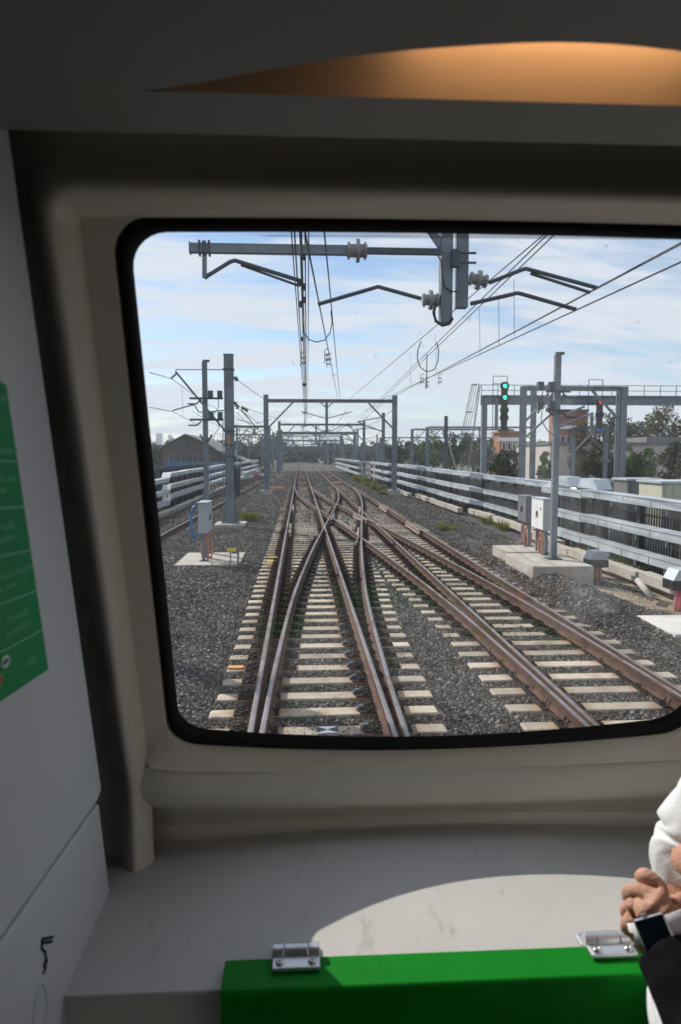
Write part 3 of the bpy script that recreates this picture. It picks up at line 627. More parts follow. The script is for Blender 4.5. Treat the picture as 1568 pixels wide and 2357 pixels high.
# lone mast with a raking stay
p = PY(1027, 957, 80); t2 = thing('steel_mast', 'bare mast with a raking stay behind the right troughs', 'mast', (p.x, 80, -0.5))
MB().ibeam((p.x, 80, -0.5), (p.x, 80, p.z), 0.34, 0.34, 0.04).build('shaft', 'steel_dark', t2)
MB().bar((p.x + 0.1, 80, p.z - 2.2), (PY(1052, 1086, 80).x, 80, PY(1052, 1086, 80).z), 0.12).build('stay', 'concrete', t2)
MB().box((p.x, 80, -0.45), (0.8, 0.8, 0.3)).build('footing', 'concrete', t2)

# ---- thick mast on the left with its cantilever
YM = 31.0
def pm(x, y, dy=0): v = PY(x, y, YM); v.y += dy; return v
bx = pm(531, 1195); mt = thing('steel_mast', 'thick grey steel mast on a pale concrete footing at the left', 'mast', (bx.x, YM, 0))
zt = pm(527, 817).z; zf = pm(531, 1203).z
MB().ibeam((bx.x, YM, zf), (bx.x, YM, zt), 0.38, 0.38, 0.04).build('shaft', 'steel', mt)
MB().box((bx.x, YM, zf + 0.02), (0.75, 0.7, 0.05)).build('base_plate', 'steel', mt)
for sg in (-1, 1): MB().prism([(bx.x + sg*0.19, YM - 0.1, zf + 0.05), (bx.x + sg*0.36, YM - 0.1, zf + 0.05), (bx.x + sg*0.19, YM - 0.1, zf + 0.75)], (0, 0.02, 0)).build('stiffener', 'steel', mt)
MB().box((bx.x, YM, zt + 0.02), (0.42, 0.42, 0.03)).build('cap', 'steel', mt)
for z in (850, 992, 1024, 1050): 
    q = pm(530, z); MB().box((bx.x, YM, q.z), (0.46, 0.46, 0.05)).build('band', 'steel_dark', mt)
fm = MB(); fx0, fx1 = pm(497, 1205).x, pm(566, 1205).x
fm.prism([(fx0, YM - 0.75, -0.15), (fx1, YM - 0.75, -0.15), (fx1, YM - 0.75, zf), (fx0, YM - 0.75, zf)], (0, 1.5, 0)); fm.build('footing', 'concrete', mt, bevel=0.02)
MB().box((bx.x - 0.02, YM - 0.196, pm(530, 1015).z), (0.07, 0.012, 0.55)).build('number_strip', 'orange_box', mt)
MB().tube([pm(522, 851, -.1), pm(405, 851, -.1)], 0.02, 6).build('tie_rod', 'steel_dark', mt)
MB().tube([pm(405, 855, -.1), pm(522, 995, -.1)], 0.04, 8).build('cantilever_strut', 'steel_dark', mt)
b = MB(); insulator(b, pm(410, 858, -.1), pm(395, 871, -.1), 0.07, 4); b.build('insulator', 'steel_dark', mt)
MB().tube([pm(398, 945, -.1), pm(444, 932, -.1), pm(450, 934, -.1), pm(458, 948, -.1), pm(470, 949, -.1), pm(520, 944, -.1)], 0.028, 6).build('registration_arm', 'steel_dark', mt)
b = MB(); insulator(b, pm(540, 868, -.1), pm(548, 876, -.1), 0.1, 3); insulator(b, pm(541, 925, -.1), pm(549, 941, -.1), 0.1, 3); insulator(b, pm(556, 938, -.1), pm(572, 946, -.1), 0.1, 3); b.build('strain_insulator', 'wire', mt)
MB().tube([pm(520, 962, -.25), pm(515, 966, -.25), pm(515, 1090, -.25), pm(518, 1180, -.25)], 0.02, 6).build('conduit', 'steel', mt)
MB().tube([pm(541, 978, -.15), pm(552, 980, -.15), pm(553, 1010, -.15), pm(555, 1090, -.15)], 0.018, 6).build('conduit', 'steel', mt)
MB().box((bx.x + 0.32, YM + 0.1, 1.9), (0.22, 0.3, 1.2)).build('switch_box', 'steel_dark', mt)
# cable ladder posts behind it
# ================================================================== TRACKSIDE CABINETS
def cabinet(loc, label, face, door_mat, side_mat, zb, zt, L_, W_, legz, sign=True):
    x, y, z = loc; t = thing('equipment_cabinet', label, 'cabinet', loc, 'trackside equipment cabinets')
    MB().box((x, y, (zb + zt)/2), (W_, L_, zt - zb)).build('case', side_mat, t, bevel=0.012)
    MB().box((x, y, zt + 0.015), (W_ + 0.05, L_ + 0.05, 0.03)).build('roof', side_mat, t, bevel=0.006)
    for k in (-1, 1):
        d = MB().box((x + face*(W_/2 + 0.008), y + k*L_/4, (zb + zt)/2), (0.016, L_/2 - 0.02, zt - zb - 0.04)).build('door', door_mat, t, bevel=0.004)
        MB().box((x + face*(W_/2 + 0.024), y + k*0.05, (zb + zt)/2), (0.016, 0.025, 0.16)).build('handle', 'black', d)
    if sign:
        MB().box((x + face*(W_/2 + 0.0175), y - L_*0.3, zt - 0.25), (0.003, 0.08, 0.08)).build('warning_sign', M['car_red'], t)
        MB().box((x + face*(W_/2 + 0.0175), y + L_*0.12, zt - 0.5), (0.003, 0.06, 0.12)).build('warning_label', 'yellow', t)
    for k in (-1, 1):
        MB().box((x, y + k*L_*0.36, (zb + legz)/2), (0.09, 0.06, zb - legz)).build('leg', 'steel', t)
        MB().box((x, y + k*L_*0.36, legz + 0.012), (0.22, 0.16, 0.024)).build('foot_plate', 'steel_dark', t)
    return t
def conduits(t, x, y, z0, z1, n, seed, spread=0.12):
    r = random.Random(seed)
    for i in range(n):
        dx, dy = r.uniform(-spread, spread), r.uniform(-0.25, 0.25)
        ex, ey = dx + r.uniform(-0.12, 0.12), dy + r.uniform(-0.1, 0.1)
        MB().tube([(x + dx, y + dy, z1), (x + dx*1.1, y + dy, z1 - 0.15), (x + ex*1.2, y + ey, (z0 + z1)/2), (x + ex, y + ey, z0 + 0.12), (x + ex*0.8, y + ey, z0)], 0.026, 7).build('conduit', 'orange', t, smooth=True)
# left slab, cabinet, slim pole
ZSL = 0.06
p0, p1 = PZ(401, 1300, ZSL), PZ(549, 1300, ZSL); yb = PZ(480, 1271, ZSL).y
ls = MB(); ls.box2((p0.x, p0.y, -0.2), (p1.x, yb, ZSL))
tag(ls.build('concrete_slab', 'concrete', bevel=0.015, origin=(p0.x, p0.y, ZSL)), 'flat concrete slab under the left cabinet on the ballast', 'slab')
cq = PZ(462, 1294, ZSL)
cl = cabinet((cq.x + 0.06, cq.y + 0.62, ZSL), 'tall grey cabinet with blue cable on the left slab', 1, 'cab_grey', 'cab_grey', 0.86, PY(462, 1158, cq.y + 0.2).z, 1.0, 0.26, ZSL, False)
MB().box((cq.x + 0.06 + 0.13 + 0.0175, cq.y + 0.5, 1.35), (0.003, 0.05, 0.35)).build('notice', 'dirt_sign', cl)
conduits(cl, cq.x + 0.10, cq.y + 0.62, ZSL, 0.86, 6, 4, 0.08)
bc = [PY(x, y, cq.y + 0.3) for x, y in ((452, 1163), (444, 1168), (441, 1185), (441, 1215), (445, 1232), (452, 1245))]
MB().tube(bc, 0.035, 8).build('cable', 'blue_cable', cl, smooth=True)
def slim_pole(base, ztop, label, r=0.075):
    t = thing('slim_pole', label, 'pole', base); x, y, z = base
    MB().bar((x, y, z), (x, y, ztop), 2*r, 2*r).build('shaft', 'steel', t, bevel=0.012)
    MB().box((x, y, z + 0.015), (0.36, 0.36, 0.03)).build('base_plate', 'steel_dark', t)
    MB().box((x + 0.05, y, ztop + 0.02), (0.2, 0.12, 0.06)).build('cap', 'steel_dark', t)
    return t
def crossarm(t, x, y, z, w0, w1, flip=1):
    MB().bar((x - w0, y - 0.1, z), (x + w1, y - 0.1, z), 0.08, 0.06).build('crossarm', 'steel_dark', t)
    for k, dx in enumerate((0.18, 0.46)):
        b = MB(); b.box((x + flip*dx, y - 0.1, z + 0.13), (0.14, 0.16, 0.2)); b.cyl((x + flip*dx, y - 0.1, z + 0.02), (x + flip*dx, y - 0.1, z + 0.05), 0.05); b.build('isolator_box', 'steel_dark', t)
    MB().tube([(x - flip*0.5, y - 0.12, z - 0.17), (x - flip*0.25, y - 0.12, z - 0.17), (x - flip*0.1, y - 0.12, z - 0.05)], 0.025, 6).build('arm', 'steel_dark', t)
    MB().tube([(x + flip*0.4, y - 0.1, z), (x + flip*0.42, y - 0.1, z - 0.25), (x + flip*0.25, y - 0.1, z - 0.5), (x + flip*0.08, y - 0.1, z - 0.62)], 0.012, 6).build('lead', 'wire', t)
YPL = 22.3
pb = PY(479, 1276, YPL)
sp1 = slim_pole((pb.x - 0.02, YPL, ZSL), PY(475, 832, YPL).z, 'slim grey pole with crossarms behind the left cabinet')
for yy in (917, 966): q = PY(475, yy, YPL); crossarm(sp1, pb.x - 0.02, YPL, q.z, 0.45, 0.55)
for sg in (-1, 1): MB().bar((pb.x, YPL - 0.05, PY(475, 1015, YPL).z - 0.1), (pb.x + sg*0.18, YPL - 0.05, PY(475, 1000, YPL).z), 0.05).build('strut', 'steel_dark', sp1)
# yellow capped stub
q = PZ(536, 1305); t2 = thing('marker_post', 'short post with a yellow cap and hanging cable by the left slab', 'post', q)
MB().box((q.x - 0.02, q.y, 0.47), (0.26, 0.16, 0.09)).build('cap', 'yellow', t2, bevel=0.02)
MB().bar((q.x + 0.15, q.y, 0), (q.x + 0.15, q.y, 0.55), 0.05).build('post', 'steel', t2)
MB().bar((q.x - 0.02, q.y, 0.40), (q.x + 0.15, q.y, 0.40), 0.04).build('bracket', 'steel', t2)
MB().tube([(q.x - 0.06, q.y, 0.43), (q.x - 0.05, q.y - 0.02, 0.2), (q.x - 0.08, q.y - 0.1, 0.05), (q.x - 0.12, q.y - 0.3, 0.02)], 0.016, 6).build('cable', 'wire', t2)
# right slab group
ZSR = 0.43
fl, frt = PZ(1230, 1305, ZSR), PZ(1359, 1301, ZSR); bl = PZ(1164, 1274, ZSR)
y0r, y1r = (fl.y + frt.y)/2, bl.y + 0.1
rs = MB(); rs.box2((fl.x, y0r, -0.4), (frt.x + 0.05, y1r, ZSR)); tag(rs.build('concrete_slab', 'concrete', bevel=0.02, origin=(fl.x, y0r, ZSR)), 'raised concrete slab under the white cabinet, shaded front face', 'slab')
rs = MB(); rs.box2((fl.x + 0.05, y1r + 0.05, -0.4), (frt.x - 0.1, y1r + 1.5, ZSR + 0.03)); tag(rs.build('concrete_slab', 'concrete', bevel=0.02, origin=(fl.x, y1r + 0.05, ZSR)), 'second concrete slab just behind the white cabinet', 'slab')
yc = 19.0; xc = PY(1252, 1200, 18.5).x + 0.1
zcb, zct = PY(1251, 1221, 18.5).z, PY(1251, 1150, 18.5).z
y1c = xc/((1220 - VPX)/F); 
cw = cabinet((xc, 18.95, ZSR), 'white two door cabinet with red label on the right slab', -1, 'white', 'cab_grey', zcb, zct, 0.95, 0.24, ZSR)
conduits(cw, xc + 0.02, 18.9, ZSR, zcb, 7, 9, 0.1)
cg = cabinet((xc + 0.05, 20.45, ZSR + 0.03), 'plain grey cabinet right behind the white cabinet', -1, 'steel', 'steel', zcb + 0.05, zct - 0.02, 0.8, 0.24, ZSR + 0.03, False)
conduits(cg, xc + 0.05, 20.3, ZSR + 0.03, zcb + 0.05, 4, 11, 0.08)
pb = PZ(1273, 1286, ZSR); sp2 = slim_pole((pb.x, pb.y, ZSR), PY(1283, 815, pb.y).z, 'slim grey pole with crossarms in front of the white cabinet', 0.075)
for yy, z_ in ((901, 0), (945, 0)):
    q = PY(1276, yy, pb.y); crossarm(sp2, pb.x, pb.y, q.z, 0.3, 0.3, -1)
for a, c in (((1272, 950), (1205, 1010)), ((1280, 965), (1345, 935)), ((1280, 985), (1365, 950)), ((1262, 905), (1238, 950))):
    MB().tube([PY(*a, pb.y + 0.05), PY(*c, pb.y + 0.4)], 0.03, 6).build('strut', 'steel', sp2)
# silver junction boxes with dark underside and orange conduits
for k, (x, y, s, lab) in enumerate(((1372, 1285, 1.0, 'silver topped junction box beside the raised slab'), (1567, 1352, 1.15, 'silver topped junction box at the right window edge'))):
    q = PZ(x, y + 45, -0.1); t2 = thing('junction_box', lab, 'junction box', (q.x, q.y, -0.1), 'silver junction boxes')
    zq = 0.62*s
    MB().prism([(q.x - .26*s, q.y - .22, zq - .22), (q.x - .26*s, q.y + .22, zq - .22), (q.x - .16*s, q.y + .22, zq), (q.x - .16*s, q.y - .22, zq)], (0.42*s, 0, 0)).build('lid', 'tray', t2, bevel=0.01)
    MB().box((q.x - 0.02, q.y, zq - .32), (0.5*s, 0.42, 0.2)).build('body', 'black', t2, bevel=0.01)
    for i in range(3): MB().cyl((q.x - 0.1 + i*0.1, q.y, -0.25), (q.x - 0.1 + i*0.1, q.y, zq - .40), 0.042, 10).build('conduit', 'orange' if k == 0 else 'pink', t2, smooth=True)
q = PZ(1490, 1432, 0.02); wsb = MB(); wsb.box2((q.x, q.y - 1.0, -0.3), (q.x + 2.2, q.y + 0.45, 0.05))
tag(wsb.build('concrete_slab', mat('new pale concrete', (0.62, 0.60, 0.56), 0.85, 0, 0.1, 2, 0.1, 40, 0.3, (0.5, 0.47, 0.42), (0.5, 0.7)), bevel=0.015, origin=(q.x, q.y, 0.05)), 'white concrete slab corner cut by the right window edge', 'slab')
a, b_ = PZ(1468, 1335, 0.25), PZ(1500, 1375, 0.0); tag(MB().tube([a, b_], 0.07, 10).build('loose_pipe', 'concrete', origin=a, smooth=True), 'pale pipe stub leaning from the kerb by the right troughs', 'pipe')

# ================================================================== CABLE TROUGHS, KERBS, FENCES
def trough_run(X, z, y0, y1, label, group, kinks, w=0.40, h=0.20, humps=()):
    t = thing('cable_trough', label, 'cable trough', (X, y0, z), group)
    r = random.Random(int(z*100) + int(X*10)); y = y0; step = 1.6
    def off(y):
        o = Vector((0, 0, 0))
        for ky, dx, dz in kinks:
            f = min(1, max(0, (y - ky)/0.6)); o += Vector((dx*f, 0, dz*f))
        return o + Vector((0.03*hnoise(0, y, 0.25, z), 0, 0.03*hnoise(3, y, 0.2, z)))
    brk = sorted([ky for ky, _, _ in kinks] + [ky + 0.6 for ky, _, _ in kinks])
    while y < y1:
        ye = min([y + step, y1] + [q for q in brk if q > y + 0.05])
        a = Vector((X, y, z)) + off(y); c = Vector((X, ye, z)) + off(ye)
        s = MB().bar(a + Vector((0, 0, -h/2)), c + Vector((0, 0, -h/2)), w, h).build('trough_section', 'tray', t)
        MB().bar(a + Vector((0, 0.012, 0.012)), c + Vector((0, -0.012, 0.012)), w + 0.05, 0.02).build('lid', 'tray', s)
        MB().bar(a + Vector((0, 0.02, -h*0.5)), a + Vector((0, 0.07, -h*0.5)), w + 0.03, h + 0.01).build('joint_collar', 'tray', s)
        if r.random() < 0.9 and ye - y > 0.7:
            m_ = a.lerp(c, 0.5); sg = -1 if X > 0 else 1
            MB().box((m_.x + sg*(w/2 - 0.02), m_.y, m_.z - h - 0.07), (0.06, 0.05, 0.17)).build('bracket', 'steel', s)
        y = ye
        step = 1.6 if y < 60 else 4.0
    return t
gR, gL = 'cable troughs along the right fence', 'cable troughs along the left fence'
kR = [(22.5, 0.25, -0.1), (27, 0.55, 0.12), (38, -0.6, 0.12), (52, -0.5, 0.12), (66, -0.5, 0.0), (84, -1.4, 0.1)]
XR = 9.15
for k, (z, lab) in enumerate(((1.95, 'top tier of galvanised cable trough along the right fence'), (1.17, 'middle tier of galvanised cable trough along the right fence'), (0.47, 'bottom tier of galvanised cable trough along the right fence'))):
    tr = trough_run(XR, z, 11.5, 140, lab, gR, [(ky, dx, dz) for ky, dx, dz in kR])
    if k == 0:
        for yh, ln in ((25.6, 1.9), (23.2, 1.7)):
            MB().prism([(XR + 0.25, yh - ln/2, z + 0.02), (XR + 0.25, yh + ln/2, z + 0.02), (XR + 0.25, yh + ln/2 - 0.35, z + 0.34), (XR + 0.25, yh - ln/2 + 0.35, z + 0.34)], (0.5, 0, 0)).build('raised_cover', 'tray', tr)
rp_ = thing('trough_posts', 'row of black posts carrying the right hand cable troughs', 'post row', (XR + 0.2, 12, 0))
for i in range(40):
    y = 12.2 + 2.4*i; xo = sum(dx*min(1, max(0, (y - ky)/1.1)) for ky, dx, dz in kR)
    MB().box((XR + 0.27 + xo, y, 0.75), (0.16, 0.16, 2.1)).build('post', 'black_fence', rp_)
kL = [(41, 0.0, 0.28), (62, 0.4, 0.1), (85, 0.7, 0.1)]
XL = -7.55
for z, lab in ((1.74, 'top tier of galvanised cable trough along the left fence'), (1.06, 'middle tier of galvanised cable trough along the left fence'), (0.46, 'bottom tier of galvanised cable trough along the left fence')):
    tr = trough_run(XL, z, 27, 110, lab, gL, kL)
    for k in range(2):
        yy = 41.02 + 0.30*k; MB().bar((XL, yy, z + 0.045 + 0.14*k), (XL, yy + 0.24, z + 0.045 + 0.14*k + 0.112), 0.48, 0.02).build('splice_cover', 'white', tr)
lp_ = thing('trough_posts', 'row of black posts carrying the left hand cable troughs', 'post row', (XL - 0.2, 27, 0))
for i in range(26): MB().box((XL - 0.26, 28 + 2.4*i, 0.7), (0.14, 0.14, 2.0)).build('post', 'black_fence', lp_)
def kerb(X, y0, y1, label, seed, w=0.3, dxf=lambda y: 0):
    t = thing('kerb', label, 'kerb', (X, y0, 0)); r = random.Random(seed); y = y0
    while y < y1:
        ln = r.uniform(1.2, 2.0)
        MB().box((X + dxf(y) + r.uniform(-.06, .06), y + ln/2, 0.02 + r.uniform(-.03, .03)), (w, ln - 0.05, 0.26), r.uniform(-.03, .03)).build('kerb_stone', 'concrete', t, bevel=0.015); y += ln
kerb(8.55, 12, 62, 'broken concrete kerb at the foot of the right troughs', 5, dxf=lambda y: sum(dx*min(1, max(0, (y - ky)/1.1)) for ky, dx, dz in kR))
kerb(-7.0, 27, 75, 'low concrete kerb at the foot of the left troughs', 6)
def palisade(X0, X1, y0, y1, zb, h, label, n, far_to, sp=0.15, wd=0.10):
    t = thing('palisade_fence', label, 'fence', (X0, y0, zb)); m = MB(); m.prism([(-wd/2, 0, 0), (wd/2, 0, 0), (wd/2, 0, h - .12), (0, 0, h), (-wd/2, 0, h - .12)], (0, 0.012, 0)); me = m.mesh('pale', 'black_fence')
    for i in range(n):
        f = i/max(1, n - 1); y = y0 + sp*i; x = X0 + (X1 - X0)*(y - y0)/(y1 - y0); place('pale', me, (x, y, zb), t, math.radians(90))
    for zz_ in (zb + 0.3, zb + h - 0.4): MB().bar((X0 + 0.03, y0, zz_), (X1 + 0.03, y1, zz_), 0.04, 0.05).build('rail', 'black_fence', t)
    fb_ = MB(); y = y0 + sp*n
    while y < y1:
        x = X0 + (X1 - X0)*(y - y0)/(y1 - y0); fb_.box((x, y, zb + h/2), (0.012, wd, h)); y += sp
    if fb_.v: tag(fb_.build('distant_pales', 'black_fence', t), kind='stuff')
    y = y0
    while y < y1: x = X0 + (X1 - X0)*(y - y0)/(y1 - y0); MB().box((x + 0.06, y, zb + h/2), (0.08, 0.1, h)).build('post', 'black_fence', t); y += 2.75
    return t
palisade(9.9, 9.9, 13, 90, -0.55, 2.3, 'black palisade fence behind the right hand cable troughs', 300, 90)
palisade(-8.6, -8.0, 30, 62, -0.3, 2.6, 'black palisade fence behind the left hand cable troughs', 212, 62)
palisade(17.5, 19.5, 21, 50, -0.55, 1.9, 'second black palisade fence in front of the cream cabin', 193, 50)
# pale rails of a barrier behind the right fence
bt = thing('guard_rail', 'double steel guard rail behind the right fence by the parked cars', 'guard rail', (14, 50, -0.5))
for z in (0.9, 0.35): MB().bar((14.2, 60, z), (40, 60, z), 0.12, 0.22).build('rail', 'tray', bt)
for i in range(10): MB().box((14.6 + 2.7*i, 60.15, 0.1), (0.12, 0.12, 1.9)).build('post', 'steel', bt)

# ================================================================== WIRES
def wire(name, pts, r, label, group='overhead wires', sag=0.0, ext=(0, 0)):
    pts = [Vector(p) for p in pts]
    if ext[0]: d = (pts[0] - pts[1]).normalized(); pts = [pts[0] + d*ext[0]] + pts
    if ext[1]: d = (pts[-1] - pts[-2]).normalized(); pts = pts + [pts[-1] + d*ext[1]]
    full = []
    for a, c in zip(pts[:-1], pts[1:]):
        ln = (c - a).length; n = 10 if sag else max(1, int(ln/12))
        for i in range(n): f = i/n; full.append(a.lerp(c, f) + Vector((0, 0, -4*sag*f*(1 - f)*min(1, ln/40))))
    full.append(pts[-1])
    t = MB().tube(full, r, 5).build(name, 'wire', None, origin=full[0]); return tag(t, label, 'wire', group)
W = []
cA = [(0.02, 12.5, 0), (0.35, 55, 0), (0.10, 95, 0), (0.3, 141, 0), (0.1, 235, 0)]
zc = PY(690, 655, 12.5).z
wire('contact_wire', [(x, y, z) for x, y, z in ((-0.03, 12.5, zc), (0.42, 55, 5.75), (0.2, 95, 5.6), (0.2, 141, 5.6), (0.2, 235, 5.4))], 0.012, 'lower contact wire of the vertical bundle over the near track', ext=(14, 0))
wire('contact_wire', [(x, y, z) for x, y, z in ((0.06, 12.5, zc), (0.52, 55, 5.75), (0.3, 95, 5.6), (0.3, 141, 5.6))], 0.012, 'second contact wire of the vertical bundle over the near track', ext=(14, 0))
zme = PY(690, 560, 12.5).z
wire('messenger_wire', [(0.02, 12.5, zme), (0.45, 55, 6.6), (0.25, 95, 6.4), (0.25, 141, 6.4), (0.2, 235, 6.0)], 0.016, 'thicker carrying wire at the top of the vertical bundle', sag=0.55, ext=(14, 0))
wire('messenger_wire', [(0.10, 12.5, zme + 0.12), (0.5, 55, 6.75), (0.3, 95, 6.5)], 0.014, 'twin carrying wire beside the thicker carrying wire', sag=0.5, ext=(14, 0))
wire('contact_wire', [PY(735, 700, 12.5), PY(778, 918, 55)], 0.012, 'wire crossing the bundle from upper left towards the portal beam', ext=(8, 6))
wire('messenger_wire', [PY(757, 640, 12.5), PY(783, 918, 55)], 0.012, 'single thin wire just right of the vertical bundle', ext=(8, 6), sag=0.1)
wire('contact_wire', [PY(1376, 661, 12.5), PY(888, 922, 55), (7.2, 95, 6.5)], 0.013, 'upper thick wire reaching the end of the upper right arm', ext=(8, 0))
wire('contact_wire', [PY(1366, 668, 12.5), PY(880, 926, 55), (6.9, 95, 6.3)], 0.013, 'wire doubled under the upper right arm end', ext=(8, 0))
wire('contact_wire', [PY(1327, 713, 12.5), PY(872, 922, 55), (4.4, 95, 5.6)], 0.013, 'lower right wire reaching the end of the lower right arm', ext=(8, 0))
wire('messenger_wire', [PY(1255, 560, 12.5), PY(885, 915, 55), (7.2, 95, 7.0)], 0.013, 'carrying wire rising steeply to the top right window edge', ext=(8, 0))
wire('messenger_wire', [PY(1239, 560, 12.5), PY(875, 918, 55), (6.9, 95, 6.9)], 0.013, 'carrying wire parallel to the steep right wire, just left of it', ext=(8, 0))
wire('messenger_wire', [PY(1228, 560, 12.5), PY(805, 918, 55)], 0.012, 'slanting wire from the top edge down to the middle of the portal beam', ext=(8, 3))
for x0, yt, yb_, Yd, lab in ((1183, 644, 770, 18, 'longest thin dropper between the right wires'), (1148, 690, 792, 20.5, 'middle thin dropper between the right wires'), (1104, 710, 815, 23, 'shorter thin dropper left of the two long ones'), (945, 812, 890, 38, 'short dropper near the portal on the right wires'), (1003, 770, 858, 30, 'dropper beside the jumper coil on the right wires')):
    wire('dropper_wire', [PY(x0, yt, Yd), PY(x0 + 1, yb_, Yd)], 0.007, lab)
# left track wires
wire('messenger_wire', [PY(345, 857, 22), PY(395, 871, 30.8), PY(470, 925, 48), PY(520, 952, 70), (-5.3, 95, 6.6)], 0.014, 'upper wire over the left track from window edge to mast')
wire('contact_wire', [PY(345, 937, 24), PY(398, 947, 30.8), PY(470, 985, 48), PY(515, 1003, 70), (-5.3, 95, 5.3)], 0.013, 'lower wire over the left track from window edge to mast')
wire('dropper_wire', [PY(419, 885, 36), PY(421, 958, 36)], 0.007, 'thin dropper left of the slim pole')
wire('feeder_wire', [PY(541, 870, 31), PY(610, 920, 55)], 0.016, 'wire from the thick mast top down to the portal post')
wire('feeder_wire', [PY(548, 940, 31), PY(612, 985, 60)], 0.014, 'wire from the thick mast insulators down to the far portal')
wire('feeder_wire', [PY(540, 930, 31), PY(700, 985, 95)], 0.014, 'upper wire from the thick mast into the portal maze')
wire('feeder_wire', [PY(556, 944, 31), PY(605, 1000, 80)], 0.03, 'thick strut wire right of the mast')
# registration jumpers: loops and coils
def coil(name, c, r, turns, h, label):
    pts = [Vector((c.x + r*math.cos(a), c.y, c.z + r*0.9*math.sin(a) - h*a/(2*math.pi*turns))) for a in [2*math.pi*turns*i/(14*turns) for i in range(int(14*turns) + 1)]]
    tag(MB().tube(pts, 0.012, 5).build(name, 'wire', None, origin=pts[0]), label, 'cable', 'overhead jumpers')
tag(MB().tube([PY(x, y, 20) for x, y in ((697, 740), (700, 765), (712, 782), (730, 787), (748, 782), (760, 766), (765, 742), (762, 715))], 0.016, 6).build('jumper_cable', 'wire', None, origin=PY(730, 787, 20)), 'hanging jumper loop right of the vertical wire bundle', 'cable', 'overhead jumpers')
tag(MB().tube([PY(x, y, 26) for x, y in ((970, 785), (962, 805), (961, 828), (968, 845), (983, 856), (1000, 850), (1008, 832), (1010, 808), (1006, 788))], 0.02, 6).build('jumper_cable', 'wire', None, origin=PY(983, 856, 26)), 'round jumper loop hanging from the right wires', 'cable', 'overhead jumpers')
for k, (x, y, Y) in enumerate(((983, 870, 27), (972, 862, 27), (1013, 862, 27), (697, 812, 21), (752, 805, 21), (757, 815, 21))):
    coil('jumper_coil', PY(x, y, Y), 0.065, 2.6, 0.36, ('lowest coil under the round jumper loop', 'left coil under the round jumper loop', 'right coil under the round jumper loop', 'coil on the vertical wire bundle', 'coil on the thin wire right of the bundle', 'lower coil on the thin wire right of the bundle')[k])
tag(MB().tube([PY(983, 815, 27), PY(982, 895, 27)], 0.018, 6).build('hanger_rod', 'wire', None, origin=PY(983, 815, 27)), 'upright hanger rod through the jumper coil', 'rod')
# clamps on the bundle
wire('contact_wire', [(-0.10, 12.5, zme - 0.25), (0.35, 55, 6.2)], 0.011, 'leftmost thin wire of the vertical bundle', ext=(9, 30))
wire('feeder_wire', [(0.16, 12.5, zme - 0.1), (0.60, 55, 6.9)], 0.011, 'rightmost thin wire of the vertical bundle', ext=(9, 30))
cb = thing('wire_clamps', 'row of small clamps along the vertical wire bundle', 'clamp', PY(697, 700, 14))
for x, y, Y in ((692, 575, 12.6), (699, 590, 12.6), (690, 650, 12.6), (699, 660, 12.6), (693, 700, 14), (699, 690, 14), (696, 780, 20), (701, 885, 30), (700, 950, 55)):
    MB().box(PY(x, y, Y), (0.06 if Y < 25 else 0.16, 0.08, 0.11)).build('clamp', 'wire', cb)
# ================================================================== SIGNAL GANTRY
YG = 58.0
def pg(x, y): return PY(x, y, YG)
t = thing('signal_gantry', 'steel signal gantry with walkway and caged ladder behind the right fence', 'gantry', (pg(1115, 1000).x, YG, -0.5))
gx0, gx1 = pg(1115, 920).x, pg(1640, 920).x; zg0, zg1 = pg(1115, 931).z, pg(1115, 910).z
for x in (gx0, gx1): MB().bar((x, YG, -0.5), (x, YG, zg0), 0.42, 0.36).build('post', 'steel', t)
MB().ibeam((gx0 - 0.3, YG, (zg0 + zg1)/2), (gx1, YG, (zg0 + zg1)/2), 0.4, zg1 - zg0, 0.05).build('beam', 'steel', t)
MB().box(((gx0 + gx1)/2, YG + 0.6, zg1 + 0.03), (gx1 - gx0, 0.9, 0.05)).build('walkway', 'steel_dark', t)
zh = pg(1115, 885).z
for z in (zh, (zh + zg1)/2): MB().bar((gx0 - 0.2, YG + 0.2, z), (gx1, YG + 0.2, z), 0.05).build('hand_rail', 'steel', t)
x = gx0 - 0.2
while x < gx1: MB().bar((x, YG + 0.2, zg1), (x, YG + 0.2, zh), 0.05).build('baluster', 'steel', t); x += 1.35
for i in range(5):
    a = math.pi*i/4; dx, dy = -0.55 - 0.0*i, 0.4*math.cos(a)
    MB().tube([(gx0 - 0.55 - 0.5*math.sin(a), YG + dy, zh), (gx0 - 1.45 - 0.5*math.sin(a), YG + dy, zg0 - 2.9)], 0.022, 5).build('cage_bar', 'steel', t)
for z, sh in ((zh, 0), (zh - 2.2, 0.42), (zh - 4, 0.75)):
    MB().tube([(gx0 - 0.55 - sh - 0.5*math.sin(a), YG + 0.4*math.cos(a), z) for a in [math.pi*i/8 for i in range(9)]], 0.03, 5).build('cage_hoop', 'steel_dark', t)
for dy in (-0.2, 0.2): MB().bar((gx0 - 0.4, YG + dy, zh), (gx0 - 1.5, YG + dy, -0.4), 0.05).build('ladder_rail', 'steel', t)
